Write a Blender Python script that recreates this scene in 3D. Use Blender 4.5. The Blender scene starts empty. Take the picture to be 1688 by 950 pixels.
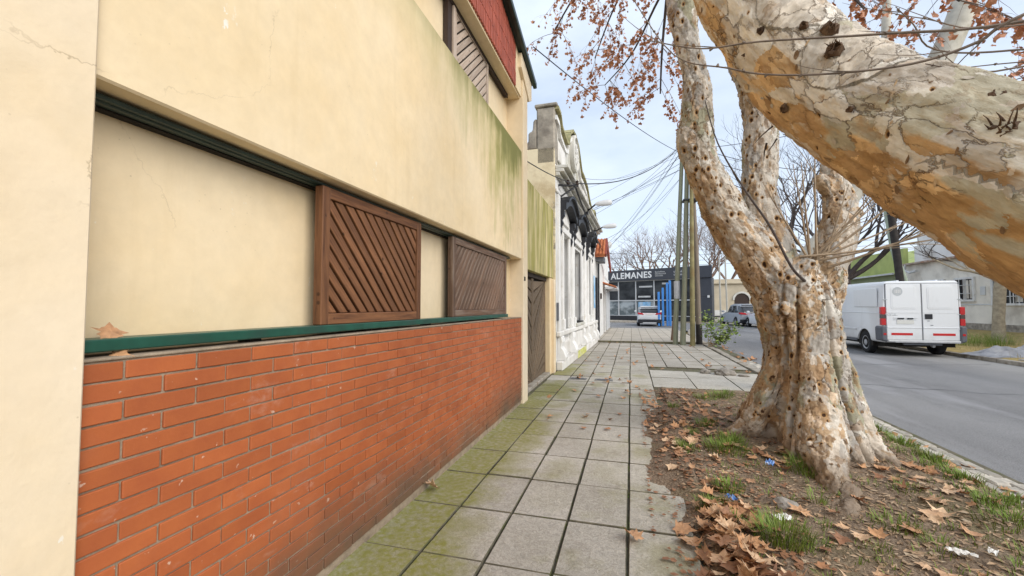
import bpy, bmesh, math, random
import numpy as np
from mathutils import Vector, Matrix, noise as mnoise, kdtree
R = math.radians
rnd = random.Random(7)
SC = bpy.context.scene
COL = SC.collection

# ------------------------------------------------------------------ camera, sky, sun, exposure
cam = bpy.data.objects.new('camera', bpy.data.cameras.new('camera'))
COL.objects.link(cam); SC.camera = cam
cam.data.sensor_width = 36.0
cam.data.lens = 36.0 * 700 / 1688
cam.data.clip_start = 0.05
cam.data.clip_end = 5000
cam.location = (0, 0, 1.42)
_yaw, _pit = math.atan(196 / 700), math.atan(30 / 700)
cam.rotation_euler = (R(90) + _pit, 0, _yaw)

SUN_EL, SUN_AZ = R(34), R(122)          # azimuth measured from +Y (down the street) towards +X (the road side)
W = bpy.data.worlds.new('World'); SC.world = W; W.use_nodes = True
wt = W.node_tree; wt.nodes.clear()
def wn(t, **k):
    n = wt.nodes.new(t)
    for a, b in k.items(): setattr(n, a, b)
    return n
out = wn('ShaderNodeOutputWorld'); bg = wn('ShaderNodeBackground'); bg.inputs['Strength'].default_value = 0.1
sky = wn('ShaderNodeTexSky'); sky.sky_type = 'NISHITA'; sky.sun_disc = False
sky.sun_elevation = SUN_EL; sky.sun_rotation = SUN_AZ; sky.air_density = 1.0; sky.dust_density = 1.5
tc = wn('ShaderNodeTexCoord'); mp = wn('ShaderNodeMapping'); mp.inputs['Scale'].default_value = (1.0, 1.0, 2.6)
nz = wn('ShaderNodeTexNoise'); nz.inputs['Scale'].default_value = 1.9; nz.inputs['Detail'].default_value = 7; nz.inputs['Roughness'].default_value = .58
rp = wn('ShaderNodeMapRange'); rp.inputs[1].default_value = .36; rp.inputs[2].default_value = .66; rp.inputs[3].default_value = .60; rp.inputs[4].default_value = .99
mx = wn('ShaderNodeMix', data_type='RGBA'); mx.inputs[7].default_value = (4.3, 4.85, 5.65, 1)
L = wt.links.new
L(tc.outputs['Generated'], mp.inputs[0]); L(mp.outputs[0], nz.inputs['Vector']); L(nz.outputs['Fac'], rp.inputs[0])
L(rp.outputs[0], mx.inputs[0]); L(sky.outputs[0], mx.inputs[6]); L(mx.outputs[2], bg.inputs[0]); L(bg.outputs[0], out.inputs[0])
sl = bpy.data.lights.new('sun', 'SUN'); sl.energy = 1.5; sl.angle = R(50); sl.color = (1, .95, .87)
sun = bpy.data.objects.new('sun', sl); COL.objects.link(sun)
_d = Vector((math.sin(SUN_AZ) * math.cos(SUN_EL), math.cos(SUN_AZ) * math.cos(SUN_EL), math.sin(SUN_EL)))
sun.rotation_euler = _d.to_track_quat('Z', 'Y').to_euler(); sun.location = (6, -6, 14)
SC.view_settings.view_transform = 'Standard'; SC.view_settings.look = 'None'
SC.view_settings.exposure = 1.08; SC.view_settings.gamma = 1

# ------------------------------------------------------------------ mesh helpers
class MB:
    def __init__(s): s.v = []; s.f = []; s.m = []
    def add(s, vs, fs, mi=0):
        b = len(s.v); s.v += [tuple(v) for v in vs]
        for f in fs: s.f.append(tuple(i + b for i in f)); s.m.append(mi)
        return s
    def box(s, x0, x1, y0, y1, z0, z1, mi=0, mat=None):
        vs = [(x0,y0,z0),(x1,y0,z0),(x1,y1,z0),(x0,y1,z0),(x0,y0,z1),(x1,y0,z1),(x1,y1,z1),(x0,y1,z1)]
        if mat: vs = [mat @ Vector(v) for v in vs]
        return s.add(vs, [(0,3,2,1),(4,5,6,7),(0,1,5,4),(1,2,6,5),(2,3,7,6),(3,0,4,7)], mi)
    def prism(s, poly, axis, a, b, mi=0, mat=None):
        n = len(poly); vs = []
        for t in (a, b):
            for p, q in poly:
                vs.append({'x': (t,p,q), 'y': (p,t,q), 'z': (p,q,t)}[axis])
        if mat: vs = [mat @ Vector(v) for v in vs]
        fs = [tuple(range(n))[::-1], tuple(range(n, 2*n))] + [(i, (i+1)%n, n+(i+1)%n, n+i) for i in range(n)]
        return s.add(vs, fs, mi)
    def tube(s, pts, rad, n=6, cap=True, mi=0):
        pts = [Vector(p) for p in pts]; b = len(s.v); k = len(pts)
        if not hasattr(rad, '__len__'): rad = [rad]*k
        up = None
        for i, p in enumerate(pts):
            t = (pts[min(i+1, k-1)] - pts[max(i-1, 0)]).normalized()
            if up is None: up = t.orthogonal().normalized()
            up = (up - t*up.dot(t))
            up = up.normalized() if up.length > 1e-6 else t.orthogonal().normalized()
            w = t.cross(up)
            for j in range(n):
                a = 2*math.pi*j/n
                s.v.append(tuple(p + (up*math.cos(a) + w*math.sin(a))*rad[i]))
        for i in range(k-1):
            for j in range(n):
                s.f.append((b+i*n+j, b+i*n+(j+1)%n, b+(i+1)*n+(j+1)%n, b+(i+1)*n+j)); s.m.append(mi)
        if cap:
            s.f.append(tuple(b+j for j in range(n))[::-1]); s.m.append(mi)
            s.f.append(tuple(b+(k-1)*n+j for j in range(n))); s.m.append(mi)
        return s
    def lathe(s, prof, n=16, mat=None, mi=0):        # prof: (radius, height) round local z
        b = []
        for r, z in prof:
            for j in range(n):
                a = 2*math.pi*j/n; b.append((r*math.cos(a), r*math.sin(a), z))
        if mat: b = [mat @ Vector(v) for v in b]
        k = len(prof)
        fs = [(i*n+j, i*n+(j+1)%n, (i+1)*n+(j+1)%n, (i+1)*n+j) for i in range(k-1) for j in range(n)]
        fs += [tuple(range(n))[::-1], tuple((k-1)*n+j for j in range(n))]
        return s.add(b, fs, mi)
    def mesh(s, name, mats, smooth=False, bevel=0, fix=True):
        me = bpy.data.meshes.new(name); me.from_pydata(s.v, [], s.f)
        for m in (mats if isinstance(mats, (list, tuple)) else [mats]): me.materials.append(m)
        if len(me.materials) > 1: me.polygons.foreach_set('material_index', s.m)
        if bevel or fix:
            bm = bmesh.new(); bm.from_mesh(me)
            if fix: bmesh.ops.recalc_face_normals(bm, faces=bm.faces)
            if bevel:
                ed = [e for e in bm.edges if len(e.link_faces) == 2 and e.calc_face_angle(0) > R(35)]
                bmesh.ops.bevel(bm, geom=ed, offset=bevel, segments=1, affect='EDGES', clamp_overlap=True)
            bm.to_mesh(me); bm.free()
        if smooth:
            me.polygons.foreach_set('use_smooth', [True]*len(me.polygons))
            try: me.set_sharp_from_angle(angle=R(40))
            except Exception: pass
        me.update(); return me
    def build(s, name, mats, parent=None, smooth=False, bevel=0, loc=(0,0,0), kind=None, fix=True, label=None):
        return link(name, s.mesh(name, mats, smooth, bevel, fix), parent, loc, kind, label)

def link(name, me, parent=None, loc=(0,0,0), kind=None, label=None, rot=None, scale=None):
    o = bpy.data.objects.new(name, me); COL.objects.link(o); o.location = loc
    if rot: o.rotation_euler = rot
    if scale: o.scale = scale
    if parent: o.parent = parent
    if kind: o['kind'] = kind
    if label: o['label'] = label
    return o
def tag(o, label, cat, group=None):
    o['label'] = label; o['category'] = cat
    if group: o['group'] = group
    return o
def thing(name, label, cat, loc=(0,0,0), rz=0, group=None):
    o = bpy.data.objects.new(name, None); COL.objects.link(o); o.location = loc; o.rotation_euler = (0,0,rz)
    o.empty_display_size = .1
    return tag(o, label, cat, group)
def kids(o): return [c for c in COL.objects if c.parent == o]
def copy_tree(o, parent=None):
    c = o.copy(); COL.objects.link(c)
    if parent: c.parent = parent
    for ch in list(o.children): copy_tree(ch, c)
    return c
def crom(pts, rad, sub=4):
    P = [Vector(p) for p in pts]; out = []; ro = []
    for i in range(len(P)-1):
        p0, p1, p2, p3 = P[max(i-1,0)], P[i], P[i+1], P[min(i+2,len(P)-1)]
        for k in range(sub):
            t = k/sub
            out.append(.5*((2*p1)+(p2-p0)*t+(2*p0-5*p1+4*p2-p3)*t*t+(3*p1-p0-3*p2+p3)*t**3))
            ro.append(rad[i]*(1-t)+rad[i+1]*t)
    out.append(P[-1]); ro.append(rad[-1]); return out, ro
def box(name, m, b, parent=None, bevel=0, **k):
    return MB().box(*b).build(name, m, parent, bevel=bevel, **k)

# ------------------------------------------------------------------ material helpers
class NT:
    def __init__(s, name):
        s.m = bpy.data.materials.new(name); s.m.use_nodes = True; s.t = s.m.node_tree
        s.b = s.t.nodes['Principled BSDF']; s.pos = None
    def n(s, t, **k):
        x = s.t.nodes.new(t)
        for a, b in k.items(): setattr(x, a, b)
        return x
    def set(s, sock, v):
        if hasattr(v, 'is_output'): s.t.links.new(v, sock)
        else: sock.default_value = v
    def P(s):
        if s.pos is None: s.pos = s.n('ShaderNodeNewGeometry').outputs['Position']
        return s.pos
    def obj(s): return s.n('ShaderNodeTexCoord').outputs['Object']
    def map(s, vec, scale=(1,1,1), rot=(0,0,0), loc=(0,0,0)):
        x = s.n('ShaderNodeMapping'); s.set(x.inputs[0], vec)
        x.inputs['Scale'].default_value = scale; x.inputs['Rotation'].default_value = rot; x.inputs['Location'].default_value = loc
        return x.outputs[0]
    def noise(s, scale, det=4, vec=None, rough=.55, dist=0, col=False):
        x = s.n('ShaderNodeTexNoise'); s.set(x.inputs['Vector'], vec if vec is not None else s.P())
        x.inputs['Scale'].default_value = scale; x.inputs['Detail'].default_value = det
        x.inputs['Roughness'].default_value = rough; x.inputs['Distortion'].default_value = dist
        return x.outputs['Color' if col else 'Fac']
    def vor(s, scale, vec=None, feat='F1', out='Distance', rand=1):
        x = s.n('ShaderNodeTexVoronoi', feature=feat); s.set(x.inputs['Vector'], vec if vec is not None else s.P())
        x.inputs['Scale'].default_value = scale; x.inputs['Randomness'].default_value = rand
        return x.outputs[out]
    def mr(s, v, a, b, c=0., d=1.):
        x = s.n('ShaderNodeMapRange'); s.set(x.inputs[0], v)
        for i, q in enumerate((a, b, c, d)): s.set(x.inputs[i+1], q)
        return x.outputs[0]
    def ma(s, op, a, b=0., c=0.):
        x = s.n('ShaderNodeMath', operation=op)
        for i, q in enumerate((a, b, c)): s.set(x.inputs[i], q)
        return x.outputs[0]
    def mul(s, a, b): return s.ma('MULTIPLY', a, b)
    def mix(s, fac, a, b, mode='MIX'):
        x = s.n('ShaderNodeMix', data_type='RGBA', blend_type=mode); s.set(x.inputs[0], fac)
        for i, q in ((6, a), (7, b)): s.set(x.inputs[i], q if hasattr(q, 'is_output') else (*q[:3], 1))
        return x.outputs[2]
    def gain(s, col, v):      # colour times a value
        x = s.n('ShaderNodeVectorMath', operation='SCALE'); s.set(x.inputs[0], col if hasattr(col,'is_output') else tuple(col[:3])); s.set(x.inputs['Scale'], v)
        return x.outputs[0]
    def rand(s): return s.n('ShaderNodeObjectInfo').outputs['Random']
    def sep(s, v):
        x = s.n('ShaderNodeSeparateXYZ'); s.set(x.inputs[0], v); return x.outputs
    def attr(s, name): return s.n('ShaderNodeAttribute', attribute_name=name).outputs['Fac']
    def vadd(s, a, b, k):
        x = s.n('ShaderNodeVectorMath', operation='MULTIPLY_ADD'); s.set(x.inputs[0], b); x.inputs[1].default_value = (k,k,k); s.set(x.inputs[2], a)
        return x.outputs[0]
    def done(s, col, rough=.8, bump=None, bs=.3, bd=.01, spec=.3, metal=0):
        s.set(s.b.inputs['Base Color'], col if hasattr(col,'is_output') else (*col[:3],1)); s.set(s.b.inputs['Roughness'], rough)
        s.b.inputs['Specular IOR Level'].default_value = spec; s.b.inputs['Metallic'].default_value = metal
        if bump is not None:
            x = s.n('ShaderNodeBump'); s.set(x.inputs['Height'], bump); x.inputs['Strength'].default_value = bs; x.inputs['Distance'].default_value = bd
            s.t.links.new(x.outputs[0], s.b.inputs['Normal'])
        return s.m
def simple(name, col, rough=.7, var=.12, sc=5, rv=0, bump=0, bsc=60, spec=.3, metal=0, warm=None):
    t = NT(name); c = t.gain(col, t.mr(t.noise(sc, 5), .3, .7, 1-var, 1+var))
    if warm: c = t.mix(t.mr(t.noise(sc*.6, 6), .5, .68), c, warm)
    if rv: c = t.gain(c, t.mr(t.rand(), 0, 1, 1-rv, 1+rv))
    return t.done(c, rough, t.noise(bsc, 4) if bump else None, bump, .01, spec, metal)

# ------------------------------------------------------------------ materials
def stucco(name, base, moss=False, seed=0):
    t = NT(name); P = t.P()
    big = t.noise(.9, 6, t.map(P, loc=(seed, 0, 0)), .6); fine = t.noise(38, 4)
    c = t.mix(t.mr(big, .38, .66), base, (base[0]*.93, base[1]*.88, base[2]*.78))
    c = t.gain(c, t.mr(t.noise(9, 6, rough=.65), .3, .7, .945, 1.045))
    streak = t.noise(2.6, 6, t.map(P, (1, 2.3, .22)), .62)
    c = t.mix(t.mul(t.mr(streak, .56, .72), .25), c, (base[0]*.74, base[1]*.68, base[2]*.55))
    # chipped paint specks
    chip = t.mul(t.mr(t.noise(5.0, 8, t.map(P, (1, 1.6, .7), loc=(3+seed, 1, 2)), .75), .655, .672), t.mr(t.noise(1.3, 4, t.map(P, loc=(1, 8, 3))), .46, .50) if moss else .7)
    c = t.mix(chip, c, (.80, .77, .70))
    cw = t.vadd(P, t.noise(2.2, 6, rough=.65, col=True), .30); ce = t.vor(.85, cw, 'DISTANCE_TO_EDGE')
    crack = t.mul(t.mr(ce, .0, .0028, 1, 0), t.mr(t.noise(.9, 4, t.map(P, loc=(6+seed, 2, 1))), .54, .60)); c = t.mix(t.mul(crack, .6), c, (.33, .25, .15))
    patch = t.mr(t.noise(.75, 3, t.map(P, loc=(1, 5+seed, 2))), .60, .615); c = t.mix(t.mul(patch, .22), c, (base[0]*1.04, base[1]*1.02, base[2]*1.0))
    speck = t.mul(t.mr(t.vor(26), .04, .10, 1, 0), t.mr(t.noise(3.1, 4), .52, .62))
    c = t.mix(t.mul(speck, .45), c, (.34, .27, .17))
    if moss:
        x, y, z = t.sep(P)
        grow = t.mr(y, 2.6, 5.2, 0., 1)
        n1 = t.noise(1.0, 9, t.map(P, (1, 6.0, .9)), .72); n2 = t.noise(1.1, 4, t.map(P, loc=(0, 2, 0)))
        reach = t.ma('MULTIPLY_ADD', t.mul(n1, n2), 6.2, -.72)         # how far down each streak runs
        top = t.ma('SUBTRACT', 3.74, z)
        k = t.mr(t.ma('SUBTRACT', t.mul(reach, grow), top), -.45, .75)
        c = t.mix(t.mul(k, .80), c, (.30, .285, .075))
        k2 = t.mr(t.ma('SUBTRACT', t.mul(t.mul(reach, grow), .42), top), -.10, .30)
        c = t.mix(t.mul(k2, .62), c, (.10, .115, .03))
    return t.done(c, .9, t.ma('ADD', fine, t.mul(t.noise(11, 5), 1.2)), .22, .005, .2)
CREAM = (.78, .65, .45)
m_stucco = stucco('cream_stucco', CREAM); m_parapet = stucco('cream_stucco_mossy', CREAM, True, 5)
m_pilaster = stucco('cream_stucco_pale', (.77, .655, .49), False, 9)
def m_greenwall():
    t = NT('moss_stained_render'); P = t.P()
    n = t.noise(1.5, 7, t.map(P, (1, 3.6, .55)), .66); k = t.mr(n, .34, .60)
    c = t.mix(k, (.66, .55, .32), (.33, .30, .09)); c = t.mix(t.mr(t.noise(2.2, 7, t.map(P, (1, 4, .4), loc=(4, 4, 4)), .7), .52, .7), c, (.10, .105, .04))
    return t.done(c, .92, t.noise(30, 5), .3, .008, .2)
m_mosswall = m_greenwall()
def m_brick():
    t = NT('terracotta_brick'); P = t.P(); r = t.rand()
    n = t.noise(7, 6, rough=.6)
    c = t.mix(t.mr(n, .3, .72), (.44, .125, .04), (.36, .092, .03)); c = t.gain(c, t.mr(r, 0, 1, .92, 1.08))
    c = t.gain(c, t.mr(r, .90, .93, 1, .80))
    c = t.mix(t.mul(t.mr(t.noise(1.6, 6, rough=.65), .52, .72), .45), c, (.40, .15, .08))
    salt = t.mul(t.mr(t.noise(1.9, 8, t.map(P, (1, 1, 1.5), loc=(2, 9, 4)), .72), .57, .70), t.mr(t.noise(19, 5), .42, .6)); c = t.mix(t.mul(salt, .5), c, (.52, .33, .25))
    c = t.mix(t.mul(t.mr(t.noise(26, 3, t.map(P, (1, 1, 1))), .70, .74), .75), c, (.62, .46, .36))     # lime flecks
    c = t.mix(t.mul(t.mr(t.noise(2.2, 8, t.map(P, (1, 1, 2.2), loc=(5,1,1)), .7), .62, .70), .35), c, (.58, .36, .27))
    z = t.sep(P)[2]; g = t.mr(t.ma('ADD', z, t.mul(t.noise(3, 5), -.5)), -.20, .20, 1, 0)
    c = t.mix(t.mul(g, .85), c, (.105, .085, .06))
    return t.done(c, t.mr(n, .3, .7, .42, .62), t.noise(45, 5), .22, .004, .4)
m_br = m_brick()
m_mortar = simple('mortar', (.30, .235, .17), .95, .25, 14, bump=.5, bsc=90)
def wood3(name, *a, **k): return [wood(name + ('', '_across', '_upright')[i], *a, **k, axis=((1,14,14),(14,1,14),(14,14,1))[i]) for i in range(3)]
def wood(name, a, b, rv=.16, rough=.62, grey=None, axis=(1, 14, 14)):
    t = NT(name); v = t.map(t.obj(), axis); w = t.vadd(v, t.noise(1.2, 3, v, col=True), .9)
    g = t.noise(3.2, 8, w, .62); c = t.mix(t.mr(g, .32, .68), a, b); c = t.gain(c, t.mr(t.rand(), 0, 1, 1-rv, 1+rv))
    c = t.mix(t.mul(t.mr(t.vor(9, t.map(t.P(), (1, 1, 1))), .06, .13, 1, 0), .8), c, (b[0]*.35, b[1]*.35, b[2]*.35))
    if grey: c = t.mix(t.mul(t.mr(t.noise(2.2, 7, t.map(v, (1, .8, .8), loc=(5,1,2)), .65), .47, .64), .7), c, grey)
    return t.done(c, rough, g, .35, .004, .3)
m_wood = wood3('brown_stained_wood', (.235, .105, .046), (.088, .037, .018))
m_wood2 = wood3('weathered_brown_wood', (.19, .11, .068), (.085, .048, .032), .34, grey=(.27, .205, .16))
m_woodup = wood3('silvered_wood', (.50, .40, .32), (.34, .26, .20), .15, grey=(.50, .43, .37))
m_gatewood = wood('aged_gate_wood', (.21, .145, .09), (.085, .058, .038), .3, grey=(.16, .135, .10))
m_polewood = wood('pole_wood', (.25, .205, .16), (.14, .11, .085), .2, .85, (.24, .20, .16), (14, 14, .8))
m_polegreen = wood('greenish_pole_wood', (.24, .255, .185), (.14, .15, .105), .15, .85, (.25, .21, .13), (14, 14, .8))
m_green = simple('green_enamel', (.012, .075, .05), .38, .25, 9, spec=.5, warm=(.02, .06, .045))
m_greendk = simple('dark_green_enamel', (.02, .042, .036), .42, .25, 9, spec=.5)
m_dark = simple('dark_gap_and_rail_shadow', (.02, .017, .014), .9)
m_black = simple('black_paint', (.018, .019, .024), .45, .2, 6, spec=.45)
def m_tile_red():
    t = NT('red_strip_tile'); c = t.gain((.36, .09, .055), t.mr(t.noise(6, 5), .3, .7, .78, 1.2)); c = t.gain(c, t.mr(t.noise(60, 2, t.map(t.P(), (1, 1, .05))), .3, .7, .8, 1.2))
    return t.done(c, .6, t.noise(50, 3), .2, .004)
m_redtile = m_tile_red()
def m_roof_tile():
    t = NT('orange_roof_tile'); c = t.mix(t.mr(t.noise(7, 5), .35, .65), (.55, .19, .075), (.33, .10, .045)); return t.done(c, .8, t.noise(40, 4), .3, .006)
m_rooftile = m_roof_tile()
def m_slab(name, base, moss=True):
    t = NT(name); P = t.P(); x, y, z = t.sep(P)
    big = t.noise(1.1, 5); c = t.mix(t.mr(big, .35, .65), base, (base[0]*.80, base[1]*.79, base[2]*.76))
    c = t.gain(c, t.mr(t.rand(), 0, 1, .90, 1.09))
    worm = t.noise(30, 3, dist=1.6); c = t.gain(c, t.mr(worm, .35, .65, .80, 1.13))
    c = t.gain(c, t.mr(t.noise(150, 2), .3, .7, .86, 1.12))
    if moss:
        loc = t.noise(1.7, 6, t.map(P, loc=(2, 3, 0)), .62); near = t.mr(x, -1.25, -.75, 1., .0); near = t.mul(near, t.mr(y, 5.5, 9.5, 1, .55))
        wide = t.mul(t.mr(t.noise(.55, 3), .38, .58), .34)
        k = t.mr(t.ma('ADD', t.ma('ADD', loc, t.mul(near, .46)), t.mul(wide, .5)), .66, .95)
        c = t.mix(t.mul(k, t.mr(t.noise(24, 4), .3, .62, .45, .95)), c, (.225, .22, .05))
    if moss:
        o = t.obj(); ln = t.n('ShaderNodeVectorMath', operation='LENGTH'); t.set(ln.inputs[0], t.map(o, (1, .72, 0))); rr_ = t.n('ShaderNodeObjectInfo').outputs['Random']
        cen = t.mul(t.mr(t.ma('ADD', ln.outputs['Value'], t.mul(t.ma('SUBTRACT', t.noise(6, 5), .5), .32)), .07, .21, 1, 0), t.mr(rr_, .25, .95)); c = t.mix(t.mul(cen, .5), c, (.24, .225, .085))
    dirt = t.mr(t.noise(3.3, 7, t.map(P, loc=(9, 0, 0)), .68), .56, .72); c = t.mix(t.mul(dirt, .4), c, (.17, .14, .105))
    return t.done(c, .9, t.ma('ADD', worm, t.mul(t.noise(110, 3), .6)), .6, .007, .2)
m_pav = m_slab('grey_paving', (.49, .455, .395)); m_pav2 = m_slab('far_grey_paving', (.43, .395, .345), False)
m_apron = m_slab('pale_concrete', (.55, .515, .455), False)
m_joint = simple('joint_soil_and_step_shade', (.13, .115, .08), .97, .4, 12, bump=.6, bsc=120, warm=(.105, .11, .04))
def m_grid():
    t = NT('far_paving_grid'); b = t.n('ShaderNodeTexBrick'); t.set(b.inputs[0], t.P()); b.offset = 0
    b.inputs['Scale'].default_value = 1; b.inputs['Brick Width'].default_value = .4; b.inputs['Row Height'].default_value = .6; b.inputs['Mortar Size'].default_value = .012
    b.inputs[1].default_value = (.47, .42, .35, 1); b.inputs[2].default_value = (.41, .37, .31, 1); b.inputs[3].default_value = (.2, .17, .13, 1)
    return t.done(t.gain(b.outputs[0], t.mr(t.noise(1.3, 5), .3, .7, .85, 1.12)), .92, None)
m_pavgrid = m_grid()
def m_asphalt():
    t = NT('worn_asphalt'); P = t.P()
    c = t.mix(t.mr(t.noise(.55, 6, t.map(P, (1, .35, 1)), .6), .36, .64), (.172, .168, .168), (.235, .23, .228))
    c = t.gain(c, t.mr(t.noise(120, 3), .3, .7, .5, 1.5)); c = t.gain(c, t.mr(t.noise(45, 3), .3, .7, .88, 1.12))
    st = t.mr(t.noise(1.4, 5, t.map(P, loc=(8, 2, 0)), .6), .60, .72); c = t.mix(t.mul(st, .35), c, (.10, .10, .108))
    k = t.mr(t.noise(.8, 6, t.map(P, (1.2, .22, 1), loc=(3, 1, 0)), .65), .54, .68)
    c = t.mix(t.mul(k, .55), c, (.33, .325, .33))
    x = t.sep(P)[0]; c = t.mix(t.mul(t.mr(t.ma('ADD', x, t.mul(t.noise(2.5, 5), .8)), 7.4, 8.9), .6), c, (.36, .34, .31))
    return t.done(c, .88, t.ma('ADD', t.noise(160, 2), t.noise(40, 4)), .55, .006, .3)
m_road = m_asphalt(); m_crack = simple('tar_crack', (.055, .055, .06), .8)
def m_soil():
    t = NT('brown_soil'); P = t.P()
    c = t.mix(t.mr(t.noise(4, 7, rough=.65), .35, .65), (.175, .126, .086), (.265, .198, .142)); c = t.gain(c, t.mr(t.noise(85, 4, rough=.7), .3, .7, .55, 1.5))
    fl = t.mul(t.mr(t.vor(60, t.map(P, (1, .5, 1))), .12, .2, 1, 0), t.mr(t.noise(7, 4), .45, .55)); c = t.mix(t.mul(fl, .7), c, (.34, .235, .14))
    c = t.mix(t.mul(t.mr(t.noise(1.6, 5, t.map(P, loc=(5, 5, 0))), .52, .68), .4), c, (.15, .145, .06))
    return t.done(c, .96, t.ma('ADD', t.noise(70, 6, rough=.7), t.vor(45)), .9, .014, .15)
m_dirt = m_soil()
m_dry = simple('dry_grass_ground', (.36, .26, .10), .95, .3, 6, bump=.5, bsc=40, warm=(.20, .19, .07))
m_grass = simple('grass_green', (.16, .235, .038), .6, .3, 9, warm=(.16, .17, .04))
m_grassdry = simple('straw_grass', (.36, .29, .11), .7, .3, 5, warm=(.14, .17, .04))
m_stone = simple('granite_sett', (.40, .365, .31), .85, .25, 12, .28, .5, 60)
m_kerb = simple('kerb_concrete', (.33, .295, .245), .9, .25, 6, .1, .4, 50, warm=(.20, .15, .10))
def m_leafmat(name, a, b, c3):
    t = NT(name); r = t.rand(); P = t.P(); x = t.n('ShaderNodeTexWhiteNoise', noise_dimensions='3D'); t.set(x.inputs[0], t.map(P, (0, 0, 0)))
    n = t.noise(5, 3); c = t.mix(t.mr(t.noise(2.7, 4), .35, .65), a, b); c = t.mix(t.mr(r, .45, .95), c, c3); c = t.mix(t.mul(t.mr(r, .22, .12), .8), c, (a[0]*.42, a[1]*.36, a[2]*.4)); c = t.gain(c, t.mr(t.noise(35, 4), .3, .7, .72, 1.22))
    t.t.nodes.remove(x)
    m = t.done(c, .62, t.noise(60, 3), .2, .004, .35)
    return m
m_leaf = m_leafmat('dead_plane_leaf', (.50, .275, .135), (.38, .185, .09), (.62, .43, .27))
m_leafup = m_leafmat('hanging_brown_leaf', (.44, .175, .09), (.33, .125, .07), (.50, .235, .13))
m_flake = simple('bark_flakes', (.31, .21, .13), .9, .5, 30, warm=(.46, .37, .26))
m_twig = simple('twig_bark', (.165, .13, .105), .8, .3, 20); m_twigdark = simple('dark_twig_bark', (.075, .06, .055), .85, .3, 20)
m_twigpale = simple('shoot_bark', (.30, .225, .15), .75, .3, 20)
def m_bark(name, grey, cream, tan, white, dens=1., crack=1., olive=(.33, .31, .22)):
    t = NT(name); P = t.P()
    q = t.n('ShaderNodeAttribute', attribute_name='bark').outputs['Vector']        # bark runs along each limb
    v = t.vadd(t.vadd(q, t.noise(6, 5, q, .65, col=True), .16), t.noise(22, 3, q, col=True), .03)
    v2 = t.vadd(t.vadd(q, t.noise(11, 5, q, .7, col=True), .10), t.noise(40, 3, q, col=True), .018)
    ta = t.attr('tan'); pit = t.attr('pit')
    cA = t.sep(t.vor(5.2, v, out='Color')); cB = t.sep(t.vor(11, v2, out='Color')); cC = t.sep(t.vor(21, v2, out='Color'))
    c = t.mix(t.mr(cA[0], .40, .43), grey, cream)
    c = t.mix(t.mr(cA[1], .80, .82), c, olive)
    c = t.mix(t.mul(t.mr(cB[0], .70, .72), t.mr(t.noise(2.3, 3, q), .42, .55)), c, white)
    # ochre young bark showing where plates have come away
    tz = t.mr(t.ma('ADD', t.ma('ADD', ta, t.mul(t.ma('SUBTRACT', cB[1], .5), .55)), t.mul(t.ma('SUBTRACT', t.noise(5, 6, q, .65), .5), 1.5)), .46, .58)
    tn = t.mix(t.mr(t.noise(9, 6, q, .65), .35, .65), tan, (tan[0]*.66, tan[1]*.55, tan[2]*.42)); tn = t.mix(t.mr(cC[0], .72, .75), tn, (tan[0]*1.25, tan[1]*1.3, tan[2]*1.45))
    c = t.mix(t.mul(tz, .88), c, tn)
    c = t.mix(t.mul(t.mr(cC[1], .86, .88), .55*dens), c, (.24, .15, .085)); c = t.mix(t.mul(t.mr(cC[2], .90, .92), .6), c, white)
    e2 = t.vor(11, v2, 'DISTANCE_TO_EDGE'); e3 = t.vor(21, v2, 'DISTANCE_TO_EDGE')
    some = t.mr(t.noise(4.2, 5, q), .47, .60)
    rim = t.mul(t.mr(e2, .0, .035, 1, 0), some); rim3 = t.mul(t.mr(e3, .0, .05, 1, 0), t.mr(t.noise(6, 4, q), .52, .62))
    c = t.mix(t.mul(rim, .8*crack), c, (.15, .088, .048)); c = t.mix(t.mul(rim3, .55*crack), c, (.21, .135, .08))
    # small dark lenticel scars
    sp = t.n('ShaderNodeTexVoronoi', feature='F1'); t.set(sp.inputs['Vector'], v2); sp.inputs['Scale'].default_value = 17
    hole = t.mul(t.mr(sp.outputs['Distance'], .16, .24, 1, 0), t.mr(t.sep(sp.outputs['Color'])[2], .80-.12*dens, .82-.12*dens)); hole = t.mul(hole, t.mr(ta, .05, .5, .25, 1))
    halo = t.mul(t.mr(sp.outputs['Distance'], .26, .44, 1, 0), t.mr(t.sep(sp.outputs['Color'])[2], .80-.12*dens, .82-.12*dens))
    c = t.mix(t.mul(halo, .45*dens), c, (.44, .27, .12)); c = t.mix(t.mul(hole, .9*dens), c, (.085, .042, .022))
    fib = t.noise(30, 6, t.map(q, (1, 1, .25)), .65)
    c = t.gain(c, t.mr(t.noise(17, 6, q, .68), .3, .7, .78, 1.18)); c = t.gain(c, t.mr(fib, .3, .7, .86, 1.12))
    c = t.mix(t.mr(pit, .10, .34), c, (.42, .25, .11)); c = t.mix(t.mr(pit, .40, .62), c, (.06, .03, .016))
    zz = t.ma('ADD', t.sep(P)[2], t.mul(t.ma('SUBTRACT', t.noise(6, 6, rough=.65), .5), .34)); c = t.mix(t.mr(zz, .10, .26, .85, 0), c, (.19, .135, .09))      # soil splashed up the foot
    bump = t.ma('ADD', t.ma('ADD', t.mul(t.mr(cA[0], .40, .43), .5), t.mul(t.mr(cB[0], .70, .72), .6)), t.ma('ADD', t.ma('ADD', t.mul(cC[0], .45), t.mul(hole, -.9)), t.ma('ADD', t.mul(fib, .8), t.mul(rim, -.8))))
    return t.done(c, .86, bump, .75, .016, .2)
m_trunk = m_bark('plane_bark', (.41, .375, .33), (.55, .48, .395), (.50, .355, .215), (.66, .62, .55), 1.15, 1.15)
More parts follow.
